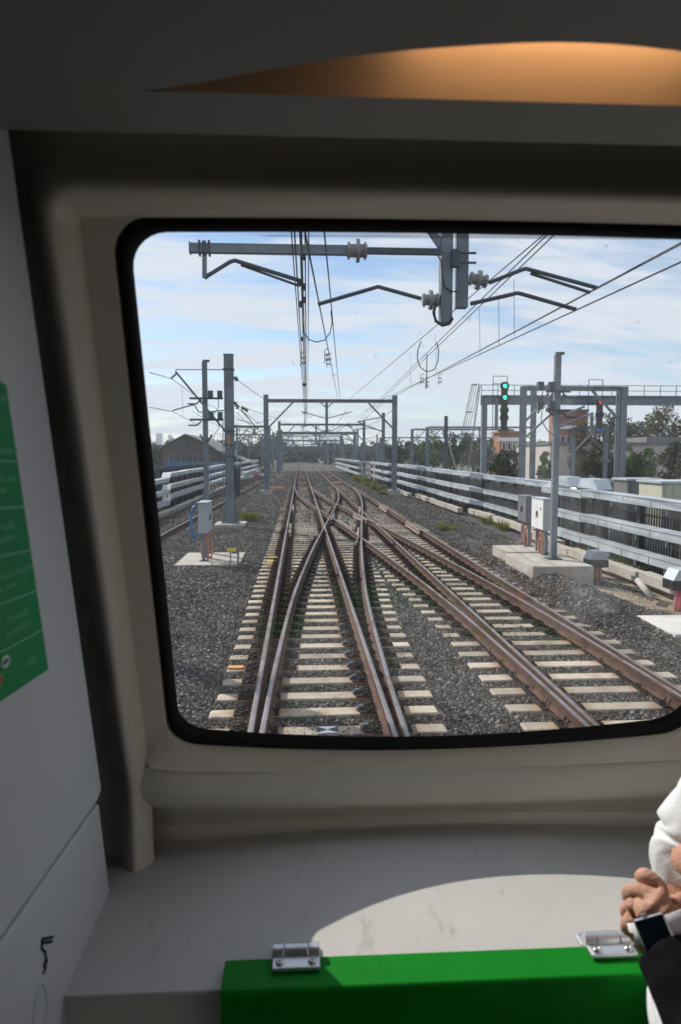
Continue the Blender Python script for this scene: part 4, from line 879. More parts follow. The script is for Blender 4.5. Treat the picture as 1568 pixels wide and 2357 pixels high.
def signal(x, y, ytop, ybot, lit, label):
    c = pg(x, y); z1, z0 = pg(x, ytop).z, pg(x, ybot).z; yy = YG - 0.55
    s = thing('railway_signal', label, 'signal', (c.x, yy, z0), 'signals on the gantry')
    MB().box((c.x, yy, (c.z + 0.3 + z0)/2), (0.50, 0.16, c.z + 0.3 - z0)).build('backboard', 'black', s)
    for dx in (-0.8, 0.35): MB().bar((c.x + dx - .1, yy + 0.1, z0), (c.x + dx - .1, yy + 0.1, z1), 0.05).build('frame_upright', 'steel_dark', s)
    for z in (z1, c.z + 0.2, c.z - 1.2, z0): MB().bar((c.x - 0.9, yy + 0.1, z), (c.x + 0.27, yy + 0.1, z), 0.05).build('frame_rung', 'steel_dark', s)
    MB().box((c.x - 0.62, yy, (c.z - 1 + z0)/2), (0.22, 0.2, c.z - 1 - z0)).build('ladder_backing', 'steel', s)
    for i in range(6): MB().bar((c.x - 0.7, yy - 0.12, z0 + 0.3*i), (c.x - 0.5, yy - 0.12, z0 + 0.3*i), 0.03).build('ladder_rung', 'steel', s)
    zs = lit
    for k, (yp, mm) in enumerate(zs):
        q = pg(x, yp)
        h = MB(); h.cyl((c.x, yy - 0.02, q.z), (c.x, yy - 0.12, q.z), 0.36, 18); h.build('lamp_housing', 'black', s)
        MB().tube([(c.x, yy - 0.12, q.z + 0.0), (c.x, yy - 0.40, q.z + 0.0)], 0.2, 16, cap=False).build('hood', 'black', s)
        MB().cyl((c.x, yy - 0.125, q.z), (c.x, yy - 0.15, q.z), 0.15 if mm != 'black' else 0.13, 16).build('lens', mm, s)
    MB().box((c.x, yy, z0 - 0.05), (0.9, 0.5, 0.08)).build('platform', 'steel_dark', s)
    MB().box((c.x + 0.05, yy - 0.1, z0 + 0.14), (0.55, 0.04, 0.22)).build('number_plate', 'blue_cable' if lit[0][1] == 'sig_red' else 'black', s)
signal(1157, 890, 867, 990, [(890, 'sig_green'), (916, 'sig_green'), (945, 'black'), (962, 'black')], 'railway signal showing two green lights')
signal(1374, 926, 875, 994, [(926, 'sig_red'), (955, 'black')], 'railway signal showing one red light')

# ================================================================== BUILDINGS BEYOND THE FENCES
def windows(t, y, x0, x1, z0, z1, n, facing=-1, fr='white'):
    for i in range(n):
        w_ = (x1 - x0)/n; xa = x0 + w_*(i + 0.14); xb_ = x0 + w_*(i + 0.86)
        f = MB().box(((xa + xb_)/2, y - 0.03, (z0 + z1)/2), (xb_ - xa, 0.10, z1 - z0)).build('window', fr, t)
        MB().box(((xa + xb_)/2, y - 0.085, (z0 + z1)/2), (xb_ - xa - 0.16, 0.03, z1 - z0 - 0.16)).build('pane', 'window', f)
# long beige warehouse
YW = 76; x0 = PY(1266, 1050, YW).x; zr = PY(1300, 1022, YW).z
wh = thing('warehouse', 'long beige warehouse wall behind the trees on the right', 'building', (x0, YW, -0.55))
x = x0; k = 0
while x < 62:
    MB().box((x + 1.98, YW + 6, (zr - 0.55)/2), (3.95, 12, zr + 0.55)).build('wall_panel', 'beige', wh); x += 4; k += 1
MB().box(((x0 + x)/2, YW + 6, zr + 0.1), (x - x0 + 0.4, 12.5, 0.22)).build('roof', 'roof_grey', wh)
MB().box(((x0 + x)/2 + 6, YW + 8, zr + 0.55), (x - x0 - 14, 6, 0.7)).build('roof_monitor', 'roof_grey', wh)
MB().box((x0 + 3.2, YW - 0.03, 0.9), (0.7, 0.05, 0.5)).build('sign', 'car_red', wh)
for dx in (8, 20, 30): MB().box((x0 + dx, YW - 0.04, 0.9), (2.4, 0.08, 2.9)).build('roller_door', 'roof_grey', wh)
# low orange brick building with a white band
YB = 96; x0, x1 = PY(1150, 1030, YB).x, PY(1202, 1030, YB).x; zt_ = PY(1150, 996, YB).z
ob = thing('brick_building', 'low orange brick building with white band and windows behind the signal gantry', 'building', (x0, YB, -0.5))
MB().box2((x0, YB, -0.5), (x1, YB + 3, zt_)).build('wall', 'brick_orange', ob)
MB().box2((x0 - 0.3, YB - 0.15, zt_ - 1.1), (x1 + 0.2, YB - 0.02, zt_ - 0.62)).build('band', 'white', ob)
MB().box2((x0 - 0.3, YB - 0.15, zt_ - 4.1), (x1 + 0.2, YB - 0.02, zt_ - 3.7)).build('band', 'white', ob)
MB().box2((x0 - 0.3, YB - 0.3, zt_), (x1 + 0.3, YB + 3.3, zt_ + 0.25)).build('roof', 'brick_orange', ob)
windows(ob, YB, x0 + 0.2, x1, zt_ - 2.3, zt_ - 1.2, 4); windows(ob, YB, x0 + 0.2, x1, 0.2, 1.7, 3)
# taller orange block
YT = 112; x0, x1 = PY(1284, 960, YT).x, PY(1352, 960, YT).x; zt_ = PY(1300, 946, YT).z
tb = thing('brick_building', 'taller orange brick block with white ledge rising above the warehouse roof', 'building', (x0, YT, -0.5))
MB().box2((x0, YT, -0.5), (x1, YT + 4, zt_)).build('wall', 'brick_orange', tb)
zl = PY(1300, 982, YT).z
MB().box2((x0 - 0.2, YT - 0.25, zl - 0.35), (x1 + 0.2, YT - 0.02, zl + 0.2)).build('ledge', 'white', tb)
MB().box2((x0 - 0.2, YT - 0.2, zt_), (x1 + 0.2, YT + 4.2, zt_ + 0.3)).build('roof', 'roof_grey', tb)
windows(tb, YT, x0 + 0.3, x1 - 0.3, zl - 3.2, zl - 1.4, 4)
b2 = thing('office_building', 'grey and white two storey building between brick block and warehouse', 'building', (PY(1215, 1040, 104).x, 104, -0.5))
xa, xb2 = PY(1200, 1040, 104).x, PY(1290, 1040, 104).x
MB().box2((xa, 104, -0.5), (xb2, 114, 4.6)).build('wall', 'cab_grey', b2); MB().box2((xa - .2, 103.8, 4.6), (xb2 + .2, 114.2, 4.9)).build('roof', 'roof_grey', b2); windows(b2, 104, xa, xb2, 2.6, 4.0, 6)
# gabled old brick shed on the left
YS = 118; xs0, xs1 = PY(372, 1040, YS).x, PY(505, 1040, YS).x; zp = PY(427, 1002, YS).z; ze = PY(400, 1026, YS).z; xm = PY(427, 1002, YS).x
gs = thing('brick_shed', 'old gabled brown brick shed with tall windows beyond the left fence', 'building', (xs0, YS, -0.5))
MB().prism([(xs0, YS, -0.5), (xs1, YS, -0.5), (xs1, YS, ze - 1.1), (xm + 2.6, YS, zp - 1.1), (xm, YS, zp), (xs0, YS, ze - 0.4)], (0, 30, 0)).build('wall', 'brick_brown', gs)
for a, c in (((xs0 - .5, ze - 0.55), (xm, zp + 0.1)), ((xm, zp + 0.1), (xm + 2.7, zp - 1.0)), ((xm + 2.7, zp - 1.0), (xs1 + .5, ze - 1.2))):
    MB().prism([(a[0], YS - 0.4, a[1]), (c[0], YS - 0.4, c[1]), (c[0], YS - 0.4, c[1] + 0.2), (a[0], YS - 0.4, a[1] + 0.2)], (0, 31, 0)).build('roof', 'roof_grey', gs)
for i in range(4): 
    xq = xs0 + 1.6 + i*1.9; f = MB().box((xq, YS - 0.04, 1.9), (1.0, 0.1, 2.4)).build('window', 'roof_grey', gs); MB().box((xq, YS - 0.1, 1.9), (0.55, 0.04, 2.1)).build('pane', 'window', f)
MB().box((xm, YS - 0.04, zp - 1.5), (0.7, 0.1, 1.0)).build('loft_door', 'window', gs)
MB().box((xs1 - 1.2, YS - 0.1, 0.6), (2.2, 0.15, 2.0)).build('doorway', 'black', gs)
dk = thing('dark_shed', 'low dark shed adjoining the old brick shed on its right', 'building', (xs1 + 0.3, YS - 6, -0.5))
MB().prism([(xs1 + .3, YS - 6, -0.5), (xs1 + 5.6, YS - 6, -0.5), (xs1 + 5.6, YS - 6, 1.5), (xs1 + .3, YS - 6, 3.6)], (0, 12, 0)).build('wall', 'black_fence', dk)
MB().prism([(xs1 + .1, YS - 6.3, 3.7), (xs1 + 5.8, YS - 6.3, 1.55), (xs1 + 5.8, YS - 6.3, 1.7), (xs1 + .1, YS - 6.3, 3.85)], (0, 12.6, 0)).build('roof', 'roof_grey', dk)
bw = thing('blue_hoarding', 'blue painted hoarding panels in front of the old brick shed', 'hoarding', (PY(395, 1065, 84).x, 84, -0.4))
for i in range(5): xq = PY(395, 1065, 84).x + 1.3*i; MB().box((xq, 84, 0.9), (1.25, 0.06, 2.6)).build('panel', mat('blue hoarding %d' % i, (0.06 + .02*i, 0.16 + .02*i, 0.34), 0.7, 0, 0.2, 1), bw)
# city towers far off
def tower(xa, xb_, yt, lab, slant=0.0):
    Y = 1500; a, b_ = PY(xa, 1040, Y).x, PY(xb_, 1040, Y).x; z = PY(xa, yt, Y).z
    t = thing('city_tower', lab, 'tower', (a, Y, -0.5))
    MB().prism([(a, Y, -0.5), (b_, Y, -0.5), (b_, Y, z - slant), (a + (b_ - a)*0.25, Y, z), (a, Y, z - slant*0.2)], (0, 14, 0)).build('shaft', 'tower', t)
    for i in range(9): zf_ = 4 + (z - slant - 6)*i/9; MB().box(((a + b_)/2, Y - 0.2, zf_), (b_ - a - 1, 0.4, 1.6)).build('window_band', 'window', t)
tower(360, 373, 997, 'distant square topped blue city tower at the left window edge')
tower(388, 401, 999, 'distant slant topped blue city tower right of the square one', 10)

# ---- cream cabin and kiosk behind the second fence
def cabin(x, y, w_, d_, h_, m, label):
    t = thing('steel_cabin', label, 'cabin', (x, y, -0.55))
    MB().box((x, y + d_/2, h_/2 - 0.55), (w_, d_, h_)).build('body', m, t, bevel=0.02)
    MB().box((x, y + d_/2, h_ - 0.5), (w_ + 0.2, d_ + 0.2, 0.1)).build('roof', 'tray', t)
    n = max(3, int(w_/0.35))
    for i in range(n): MB().box((x - w_/2 + w_*(i + .5)/n, y - 0.03, h_/2 - 0.55), (0.06, 0.06, h_ - 0.3)).build('rib', m, t)
    MB().box((x - w_*0.3, y - 0.07, 0.6), (0.5, 0.02, 0.5)).build('sign', 'car_red', t)
q = PY(1545, 1110, 31); cabin(q.x + 0.9, 31, 2.6, 2.2, 2.35, 'cream_box', 'cream ribbed steel cabin with red sign at the right window edge')
q = PY(1482, 1110, 36); cabin(q.x, 36, 1.7, 1.6, 2.3, 'roof_grey', 'small dark kiosk left of the cream cabin')

# ---- cars
def car(x, y, rz, m, label, s=1.0):
    t = thing('parked_car', label, 'car', (x, y, -0.55), 'parked cars'); t.rotation_euler = (0, 0, rz)
    prof = [(-2.15, .28), (-2.2, .62), (-2.05, .84), (-1.25, .95), (-0.55, 1.42), (0.75, 1.46), (1.55, 1.02), (2.1, .95), (2.2, .6), (2.15, .28)]
    b = MB(); rows = []
    for yy, k, dz in ((-.88, .94, 0), (-.84, 1, 0.02), (.84, 1, 0.02), (.88, .94, 0)):
        rows.append([Vector((px*k, yy*(0.86 if pz > 1.2 else 1), (pz - .28)*k + .28)) for px, pz in prof])
    b.grid(rows); n = len(prof); b.f += [tuple(range(n)), tuple(range(3*n, 4*n))] + [(i*n, i*n + n, i*n + 2*n - 1, i*n + n - 1) for i in range(3)]
    b.build('body', m, t, local=True, bevel=0.05)
    for sg in (-1, 1):
        MB().prism([(-1.1, sg*.885, .98), (1.35, sg*.885, 1.02), (.7, sg*.80, 1.38), (-.5, sg*.80, 1.36)], (0, sg*0.012, 0)).build('side_window', 'car_glass', t, local=True)
        for px in (-1.35, 1.35):
            wv = MB().cyl((px, sg*.72, .32), (px, sg*.90, .32), .32, 16).build('wheel', 'tyre', t, local=True); MB().cyl((px, sg*.9, .32), (px, sg*.915, .32), .19, 12).build('rim', 'tray', wv, local=True)
        MB().box((-2.17, sg*.6, .72), (.08, .3, .12)).build('headlight', 'tray', t, local=True); MB().box((2.16, sg*.62, .76), (.08, .26, .14)).build('tail_light', 'car_red', t, local=True)
    MB().prism([(-1.2, -.7, 1.01), (-1.2, .7, 1.01), (-.6, .64, 1.42), (-.6, -.64, 1.42)], (-.02, 0, .02)).build('windscreen', 'car_glass', t, local=True)
    MB().prism([(1.5, -.7, 1.07), (1.5, .7, 1.07), (.82, .64, 1.46), (.82, -.64, 1.46)], (.02, 0, .02)).build('rear_window', 'car_glass', t, local=True)
for px, Y, rz, m, lab in ((1315, 64, 0.25, 'car_white', 'white car parked left behind the guard rail'), (1368, 62, 0.3, 'car_white', 'white car parked right behind the guard rail, near the warehouse'), (1175, 66, 0.0, 'car_white', 'white car parked between the signal gantry and tall portal'),
                       (556, 92, 1.3, 'car_white', 'small white car far off right of the thick mast'), (570, 96, 1.2, 'car_red', 'small red car far off right of the thick mast'), (583, 99, 1.2, 'car_white', 'second small white car far off beside the red car'), (1090, 84, 0.1, 'car_white', 'white car parked beside the low wide portal')):
    q = PY(px, 1095, Y); car(q.x, Y, rz, m, lab)

# ================================================================== VEGETATION
def leaf_mat(name, col):
    m = mat(name, col, 0.75, 0, 0.35, 0.9, 0, None, 0.2); return m
LM = [leaf_mat('leaves olive', (0.065, 0.085, 0.028)), leaf_mat('leaves dark', (0.035, 0.055, 0.024)), leaf_mat('leaves bright', (0.085, 0.14, 0.025)), leaf_mat('leaves brown', (0.10, 0.085, 0.035))]
def crown_mesh(r, rx, ry, rz, nclump, per, ls):
    b = MB()
    cl_ = []
    for i in range(nclump):
        while True:
            v = Vector((r.uniform(-1, 1), r.uniform(-1, 1), r.uniform(-1, 1)))
            if 0.25 < v.length < 1: break
        cl_.append((Vector((v.x*rx, v.y*ry, v.z*rz)), r.uniform(0.22, 0.42)*min(rx, rz)))
    for c, cr in cl_:
        for k in range(per):
            d = Vector((r.gauss(0, 1), r.gauss(0, 1), r.gauss(0, 1))).normalized()*cr*r.uniform(0.5, 1.05)
            p = c + d; a = Vector((r.gauss(0, 1), r.gauss(0, 1), r.gauss(0, .6))).normalized(); e = a.cross(Vector((r.gauss(0, 1), r.gauss(0, 1), r.gauss(0, 1)))).normalized()
            l_ = ls*r.uniform(0.6, 1.3); w_ = l_*0.45
            b.add([p - a*l_/2, p + e*w_/2, p + a*l_/2, p - e*w_/2], [(0, 1, 2, 3)])
    return b, cl_
def tree(base, h, rx, m, label, seed, trunk=0.35, ncl=34, per=55, ls=0.34, group='trees on the right', name='broadleaf_tree'):
    r = random.Random(seed); base = Vector(base); t = thing(name, label, 'tree', base, group)
    rz = h*(1 - trunk)/2; cc = base + Vector((0, 0, h - rz))
    b, cls = crown_mesh(r, rx, rx*0.9, rz, ncl, per, ls)
    for p in b.v: p += cc
    me_o = b.build('crown', LM[m], t)
    tb_ = MB(); tr = 0.035*h
    tb_.tube([base, base + Vector((r.uniform(-.15, .15), 0, h*trunk*0.7)), cc + Vector((r.uniform(-.3, .3), 0, -rz*0.3)), cc + Vector((0, 0, rz*0.5))], [tr, tr*0.8, tr*0.5, tr*0.15], 8)
    for c, cr in cls[:9]: tb_.tube([base + Vector((0, 0, h*trunk*r.uniform(.7, 1.2))), cc + c*0.5 + Vector((0, 0, -rz*.15)), cc + c], [tr*0.45, tr*0.25, tr*0.08], 5)
    tb_.build('trunk', 'trunk', t)
def tree_at(px, ytop, Y, wpx, m, label, seed, zb=-0.55, **k):
    p = PY(px, ytop, Y); tree((p.x, Y, zb), p.z - zb, wpx/2/F*Y, m, label, seed, **k)
tree_at(1352, 1003, 70, 82, 3, 'brown green tree left of the short portal at the warehouse', 1, trunk=0.18, ncl=40, per=70)
tree_at(1400, 1022, 69, 66, 1, 'dark green tree just right of the short portal', 2, trunk=0.15)
tree_at(1448, 1028, 67, 56, 2, 'bright green shrub like tree in front of the beige wall', 3, trunk=0.1)
tree_at(1490, 1032, 66, 60, 2, 'round bright green tree right of the shrub like tree', 4, trunk=0.12)
tree_at(1556, 1006, 60, 76, 0, 'olive tree at the right window edge', 5, trunk=0.15, ncl=40, per=70)
tree_at(1405, 945, 100, 110, 1, 'tall dark tree above the warehouse roof behind the round column', 6, ncl=46, per=70, ls=.45)
tree_at(1528, 938, 96, 100, 3, 'tall brown olive tree above the warehouse roof at far right', 7, ncl=46, per=70, ls=.45)
tree_at(1345, 968, 98, 60, 3, 'small brownish tree between orange block and red signal', 8, ls=.4)
tree_at(1470, 965, 110, 60, 1, 'dark tree top between the two tall trees on the right', 9, ls=.45)
tree_at(1150, 1028, 76, 54, 0, 'olive shrub tree below the two green lights', 10, trunk=0.1)
tree_at(1185, 1034, 74, 40, 1, 'dark shrub tree left of the tall portal leg', 11, trunk=0.1)
tree_at(1115, 1012, 90, 50, 1, 'dark tree left of the low brick building below the caged ladder', 13, trunk=0.12)
tree_at(1258, 1040, 72, 36, 2, 'small green tree right of the twin portal legs', 12, trunk=0.15)
for i, (px, yt, Y, wp, m) in enumerate(((928, 1012, 140, 60, 1), (965, 1005, 135, 60, 0), (1000, 998, 130, 70, 2), (1048, 990, 125, 80, 1), (1092, 992, 128, 70, 3), (900, 1020, 160, 50, 1), (1130, 1000, 120, 50, 0))):
    tree_at(px, yt, Y, wp, m, ('dark', 'olive', 'bright green', 'dense dark', 'brownish', 'small dark', 'olive rounded')[i] + ' tree behind the right portals, ' + ('second', 'third', 'fourth', 'fifth', 'sixth', 'first', 'seventh')[i] + ' from the tracks', 40 + i, trunk=0.12, ls=.55, ncl=30, per=45, group='trees behind the right portals')
for i, (px, yt, Y, wp) in enumerate(((375, 1026, 140, 50), (352, 1030, 150, 40), (535, 1032, 150, 50), (568, 1024, 170, 50), (600, 1022, 190, 60))):
    tree_at(px, yt, Y, wp, 1, ('tree', 'tree', 'low tree', 'tree', 'tree')[i] + (' left of the gabled shed below the city towers', ' at the left window edge below the square tower', ' right of the dark shed behind the thick mast', ' beyond the small parked cars', ' just left of the main portal post far off')[i], 60 + i, trunk=0.1, ls=.6, ncl=26, per=40, group='trees far on the left')
# the wood at the end of the line
r = random.Random(5); b = MB()
for i in range(260):
    Y = r.uniform(255, 330); x = r.uniform(-95, 110); hgt = 8.5 + 4.5*hnoise(x, 0, 0.045, 2) + r.uniform(-1, 1)
    if -6 < x < 8: hgt *= 0.72
    cb_, _ = crown_mesh(r, 4.5, 3, hgt/2, 6, 26, 1.5)
    for p in cb_.v: p += Vector((x, Y, hgt/2 - 0.5))
    b.add(cb_.v, cb_.f)
tag(b.build('distant_wood', LM[1]), 'dark wood closing the view at the end of the tracks', 'wood', kind='stuff')
# far bridge over the tracks, small and grey
t = thing('road_bridge', 'low grey road bridge far down the tracks in front of the wood', 'bridge', (0, 244, -0.5))
MB().box((-2, 247, 4.6), (60, 5, 0.9)).build('deck', 'steel_dark', t)
MB().box((-2, 244.4, 5.4), (60, 0.15, 0.9)).build('parapet', 'steel_dark', t)
for x in (-26, -14, -6.5, 8.5, 18, 27): MB().box((x, 247, 1.8), (1.0, 4, 4.7)).build('pier', 'steel_dark', t)
for k, (y, x) in enumerate(((165, -4.2), (165, 9.2), (205, -6.2), (205, 9.8), (128, -4.0), (128, 9.6), (72, 8.3), (110, -9.5), (150, -10.5), (150, 16), (190, 14))):
    tt = thing('steel_mast', ('distant', 'far')[k % 2] + ' slim mast ' + ('left of' if x < 0 else 'right of') + ' the tracks, ' + str(('fifth', 'fifth', 'sixth', 'sixth', 'third', 'third', 'nearest', 'leftmost near', 'leftmost far', 'rightmost near', 'rightmost far')[k]) + ' in its row', 'mast', (x, y, -0.1), 'slim distant masts')
    MB().ibeam((x, y, -0.1), (x, y, 7.2), 0.3, 0.3, 0.04).build('shaft', 'steel', tt)
    sg_ = 1 if x < 0 else -1
    MB().tube([(x, y, 6.8), (x + sg_*2.6, y, 6.3)], 0.05, 5).build('cantilever_arm', 'steel_dark', tt); MB().tube([(x, y, 5.3), (x + sg_*2.6, y, 6.3)], 0.05, 5).build('cantilever_strut', 'steel_dark', tt); MB().tube(arm_path((x, y, 5.4), (x + sg_*2.9, y, 5.5), 0.25), 0.04, 5).build('registration_arm', 'steel_dark', tt)
for k, (x, z) in enumerate(((3.7, 6.6), (3.9, 5.6), (-5.0, 6.4), (-5.0, 5.5), (7.4, 6.6), (-8.5, 6.5))):
    wire('far_wire', [(x, 58, z), (x + .1, 95, z - .1), (x - .1, 141, z - .1), (x, 235, z - .3)], 0.02, ('carrying wire over the right track beyond the first portal', 'contact wire over the right track beyond the first portal', 'carrying wire over the left track beyond the thick mast', 'contact wire over the left track beyond the thick mast', 'wire along the right portal posts far ahead', 'leftmost wire far ahead')[k], sag=0.4 if z > 6 else 0.0)
# grass tufts
def tuft(p, h, rad, n, label, seed):
    r = random.Random(seed); b = MB(); p = Vector(p)
    for i in range(n):
        a = r.uniform(0, 6.28); d = Vector((math.cos(a), math.sin(a), 0)); o = p + d*r.uniform(0, rad*0.5); tip = o + d*r.uniform(0.1, 1)*rad + Vector((0, 0, h*r.uniform(.5, 1)))
        s_ = d.cross(Vector((0, 0, 1)))*0.012; mid = o.lerp(tip, .5) + Vector((0, 0, h*.12))
        b.add([o - s_, o + s_, mid + s_*.8, tip, mid - s_*.8], [(0, 1, 2, 3, 4)])
    tag(b.build('grass_tuft', M['grass'], origin=p), label, 'grass tuft', 'grass tufts in the ballast')
M['grass'] = mat('dry grass', (0.30, 0.30, 0.07), 0.8, 0, 0.35, 4)
for i, (x, y, h_, rd, lab) in enumerate(((575, 1200, .55, .45, 'yellow green tuft beside the thick mast footing'), (830, 1110, .7, .9, 'straw coloured tuft left of the right portal post'), (868, 1128, .6, .8, 'yellow green tuft nearest the right portal post'), (852, 1118, .6, .8, 'straw tuft between the two larger ones by the right post'), (883, 1138, .4, .6, 'low tuft in front of the right portal post'), (1030, 1222, .35, .5, 'low green weed on the right ballast edge'), (822, 1106, .8, .8, 'tall straw tuft farthest along the right troughs'), (600, 1087, .9, 1.2, 'yellow weeds beside the left track far ahead'))):
    tuft(PZ(x, y, 0.0), h_, rd, 170, lab, 70 + i)
for i, (x, y) in enumerate(((1383, 1300), (1410, 1312), (1350, 1275), (1330, 1262), (1445, 1345), (1120, 1215), (1160, 1235))):
    p = PX(x, y, 9.0); p.z = -0.25; tuft(p, .45, .5, 90, 'green weeds under the right troughs, ' + ('right of the first junction box', 'second clump right of the junction box', 'behind the raised slab', 'left behind the raised slab', 'by the leaning pipe', 'far along the kerb', 'behind the grey cabinet')[i], 90 + i)

# ================================================================== THE TRAIN CABIN
XC = 0.237                                            # centre line of the carriage
car_ = thing('train_carriage', 'dim train front cabin with beige moulded window surround and green hinged flap', 'train', (XC, 0.3, CAM_Z - 1.8))
zb_ = PY(986, 1692, 1.33).z; zt_ = PY(1000, 537, 1.0).z
O = Vector((XC, 1.33, zb_)); Vv = Vector((0, 1.0 - 1.33, zt_ - zb_)); GH = Vv.length; Vv.normalize(); Nn = Vector((1, 0, 0)).cross(Vv)
GW = 0.449
def W3(u, v, n): return O + Vector((u, 0, 0)) + Vv*v + Nn*(n + 0.060*min(1.12, (u/GW)**2))      # the nose is bowed in plan
def ring(ds, db, dt, ns, nb, ntop, r, sag=0.092, seg=7, ed=16):
    hw, v0, v1 = GW + ds, 0.090 - db, GH + dt; pts = []
    def sg(u, v): return v - sag*max(0, 1 - (u/hw)**2)*max(0, 1 - (v - v0)/0.25)   # the sill bows down towards the middle
    # bottom edge (left to right), right edge up, top edge (right to left), left edge down; corners between
    def edge(p, q, n, k): return [(p[0] + (q[0] - p[0])*i/k, p[1] + (q[1] - p[1])*i/k, n) for i in range(k)]
    def corner(cx, cy, a0, n0, n1): return [(cx + r*math.cos(a0 + math.pi/2*i/seg), cy + r*math.sin(a0 + math.pi/2*i/seg), n0 + (n1 - n0)*i/seg) for i in range(seg)]
    pts += edge((-hw + r, v0), (hw - r, v0), nb, ed); pts += corner(hw - r, v0 + r, -math.pi/2, nb, ns)
    pts += edge((hw, v0 + r), (hw, v1 - r), ns, ed); pts += corner(hw - r, v1 - r, 0, ns, ntop)
    pts += edge((hw - r, v1), (-hw + r, v1), ntop, ed); pts += corner(-hw + r, v1 - r, math.pi/2, ntop, ns)
    pts += edge((-hw, v1 - r), (-hw, v0 + r), ns, ed); pts += corner(-hw + r, v0 + r, math.pi, ns, nb)
    return [W3(u, sg(u, v), n) for u, v, n in pts]
RG = [ring(0, 0, 0, 0, 0, 0, .044), ring(.004, .006, .004, .010, .010, .010, .044), ring(.014, .022, .015, .012, .012, .012, .044), ring(.0175, .0265, .019, .004, .004, .004, .046)]
ws = MB(); ws.add(RG[0], [tuple(range(len(RG[0])))])
wsc = ws.build('windscreen', 'windscreen', car_)
gk = MB(); gk.grid(RG, close=True); gk.build('gasket', 'rubber', wsc, smooth=True)
ou = MB(); ou.grid([RG[0], ring(.02, .02, .02, -.02, -.02, -.02, .045)], close=True); ou.build('outer_seal', 'rubber', wsc)
def crisp(o, deg=32):
    for p in o.data.polygons: p.use_smooth = True
    o.data.set_sharp_from_angle(angle=math.radians(deg)); return o
sr = MB(); sr.grid([ring(.0176, .0266, .0191, .005, .005, .005, .046), ring(.0205, .030, .0215, .0105, .0105, .0105, .048), ring(.060, .054, .050, .014, .032, .012, .012)], close=True)
so = crisp(sr.build('window_surround', 'trim', car_))
bk = MB(); bk.grid([ring(.012, .018, .014, -.012, -.012, -.012, .044), ring(.058, .053, .048, -.02, -.016, -.02, .03), ring(.3, .2, .24, -.045, -.03, -.045, .05), ring(1.1, 1.5, .55, -.05, -.05, -.05, .1)], close=True); bk.build('bulkhead', 'trim', car_)
# moulded frame over the top and down both sides: a soft rounded ridge
DS = [.0555, .056, .059, .067, .075, .080, .085, .093, .106, .124, .150, .24]
NS = [.006, .014, .022, .036, .046, .049, .048, .040, .022, .002, -.012, -.03]
DT = [.0175, .0185, .022, .032, .043, .050, .056, .064, .076, .092, .12, .2]
NT = [.006, .013, .021, .034, .043, .046, .045, .037, .020, .002, -.012, -.03]
RR = [.006, .008, .012, .020, .028, .034, .038, .044, .050, .055, .06, .06]
fr_ = MB(); fr_.grid([ring(DS[i], .048 + .0006*i, DT[i], NS[i], -.006 - .001*i, NT[i], RR[i]) for i in range(12)], close=True); crisp(fr_.build('moulded_frame', 'trim', car_), 60)
# feet of the frame, running down past the sill
for sg in (-1, 1):
    rows = []; nrow = 30
    for k in range(nrow):
        f = k/(nrow - 1); v = 0.24 - 0.47*f
        low = max(0, -v - 0.0); push = low*0.55; tp = 1.0
        if v < -0.165: q = min(1, (-0.165 - v)/0.065); tp = math.sqrt(max(0.0, 1 - q*q))
        rows.append([W3(sg*(GW + d + .0004 - low*0.05), v, -.03 + (n + .0312 + push)*tp) for d, n in zip(DS, NS)])
    crisp(MB().grid(rows).build('frame_foot', 'trim', car_), 60)
# moulded sill below the glass, bowed like the glass edge
SILL = [(.0525, .020), (.0535, .034), (.060, .048), (.076, .072), (.088, .081), (.098, .080), (.110, .070), (.126, .060), (.146, .056), (.150, .062), (.158, .069), (.168, .069), (.176, .060), (.180, .03), (.19, .0)]
us_ = [-(GW + .07) + 2*(GW + .07)*i/28 for i in range(29)]
crisp(MB().grid([[W3(u, 0.090 - d - 0.092*max(0, 1 - (u/(GW + .05))**2)*max(0.0, 1 - max(0, d - .055)/0.115) - 0.090*min(1, max(0, d - .055)/0.115), n - 0.035*(u/GW)**2*min(1, d/.12)) for d, n in SILL] for u in us_]).build('sill', 'trim', car_), 40)
# console shelf under the windscreen
ZC = CAM_Z - 0.715
yf = PZ(380, 2283, ZC).y; CB = 1.46
MB().box2((XC - 0.75, yf, ZC - 0.008), (XC + 0.75, CB, ZC)).build('console_shelf', 'console', car_, bevel=0.002)
MB().box2((XC - 0.75, yf + 0.012, ZC - 1.1), (XC + 0.75, yf + 0.04, ZC - 0.0085)).build('console_front', 'trim', car_)
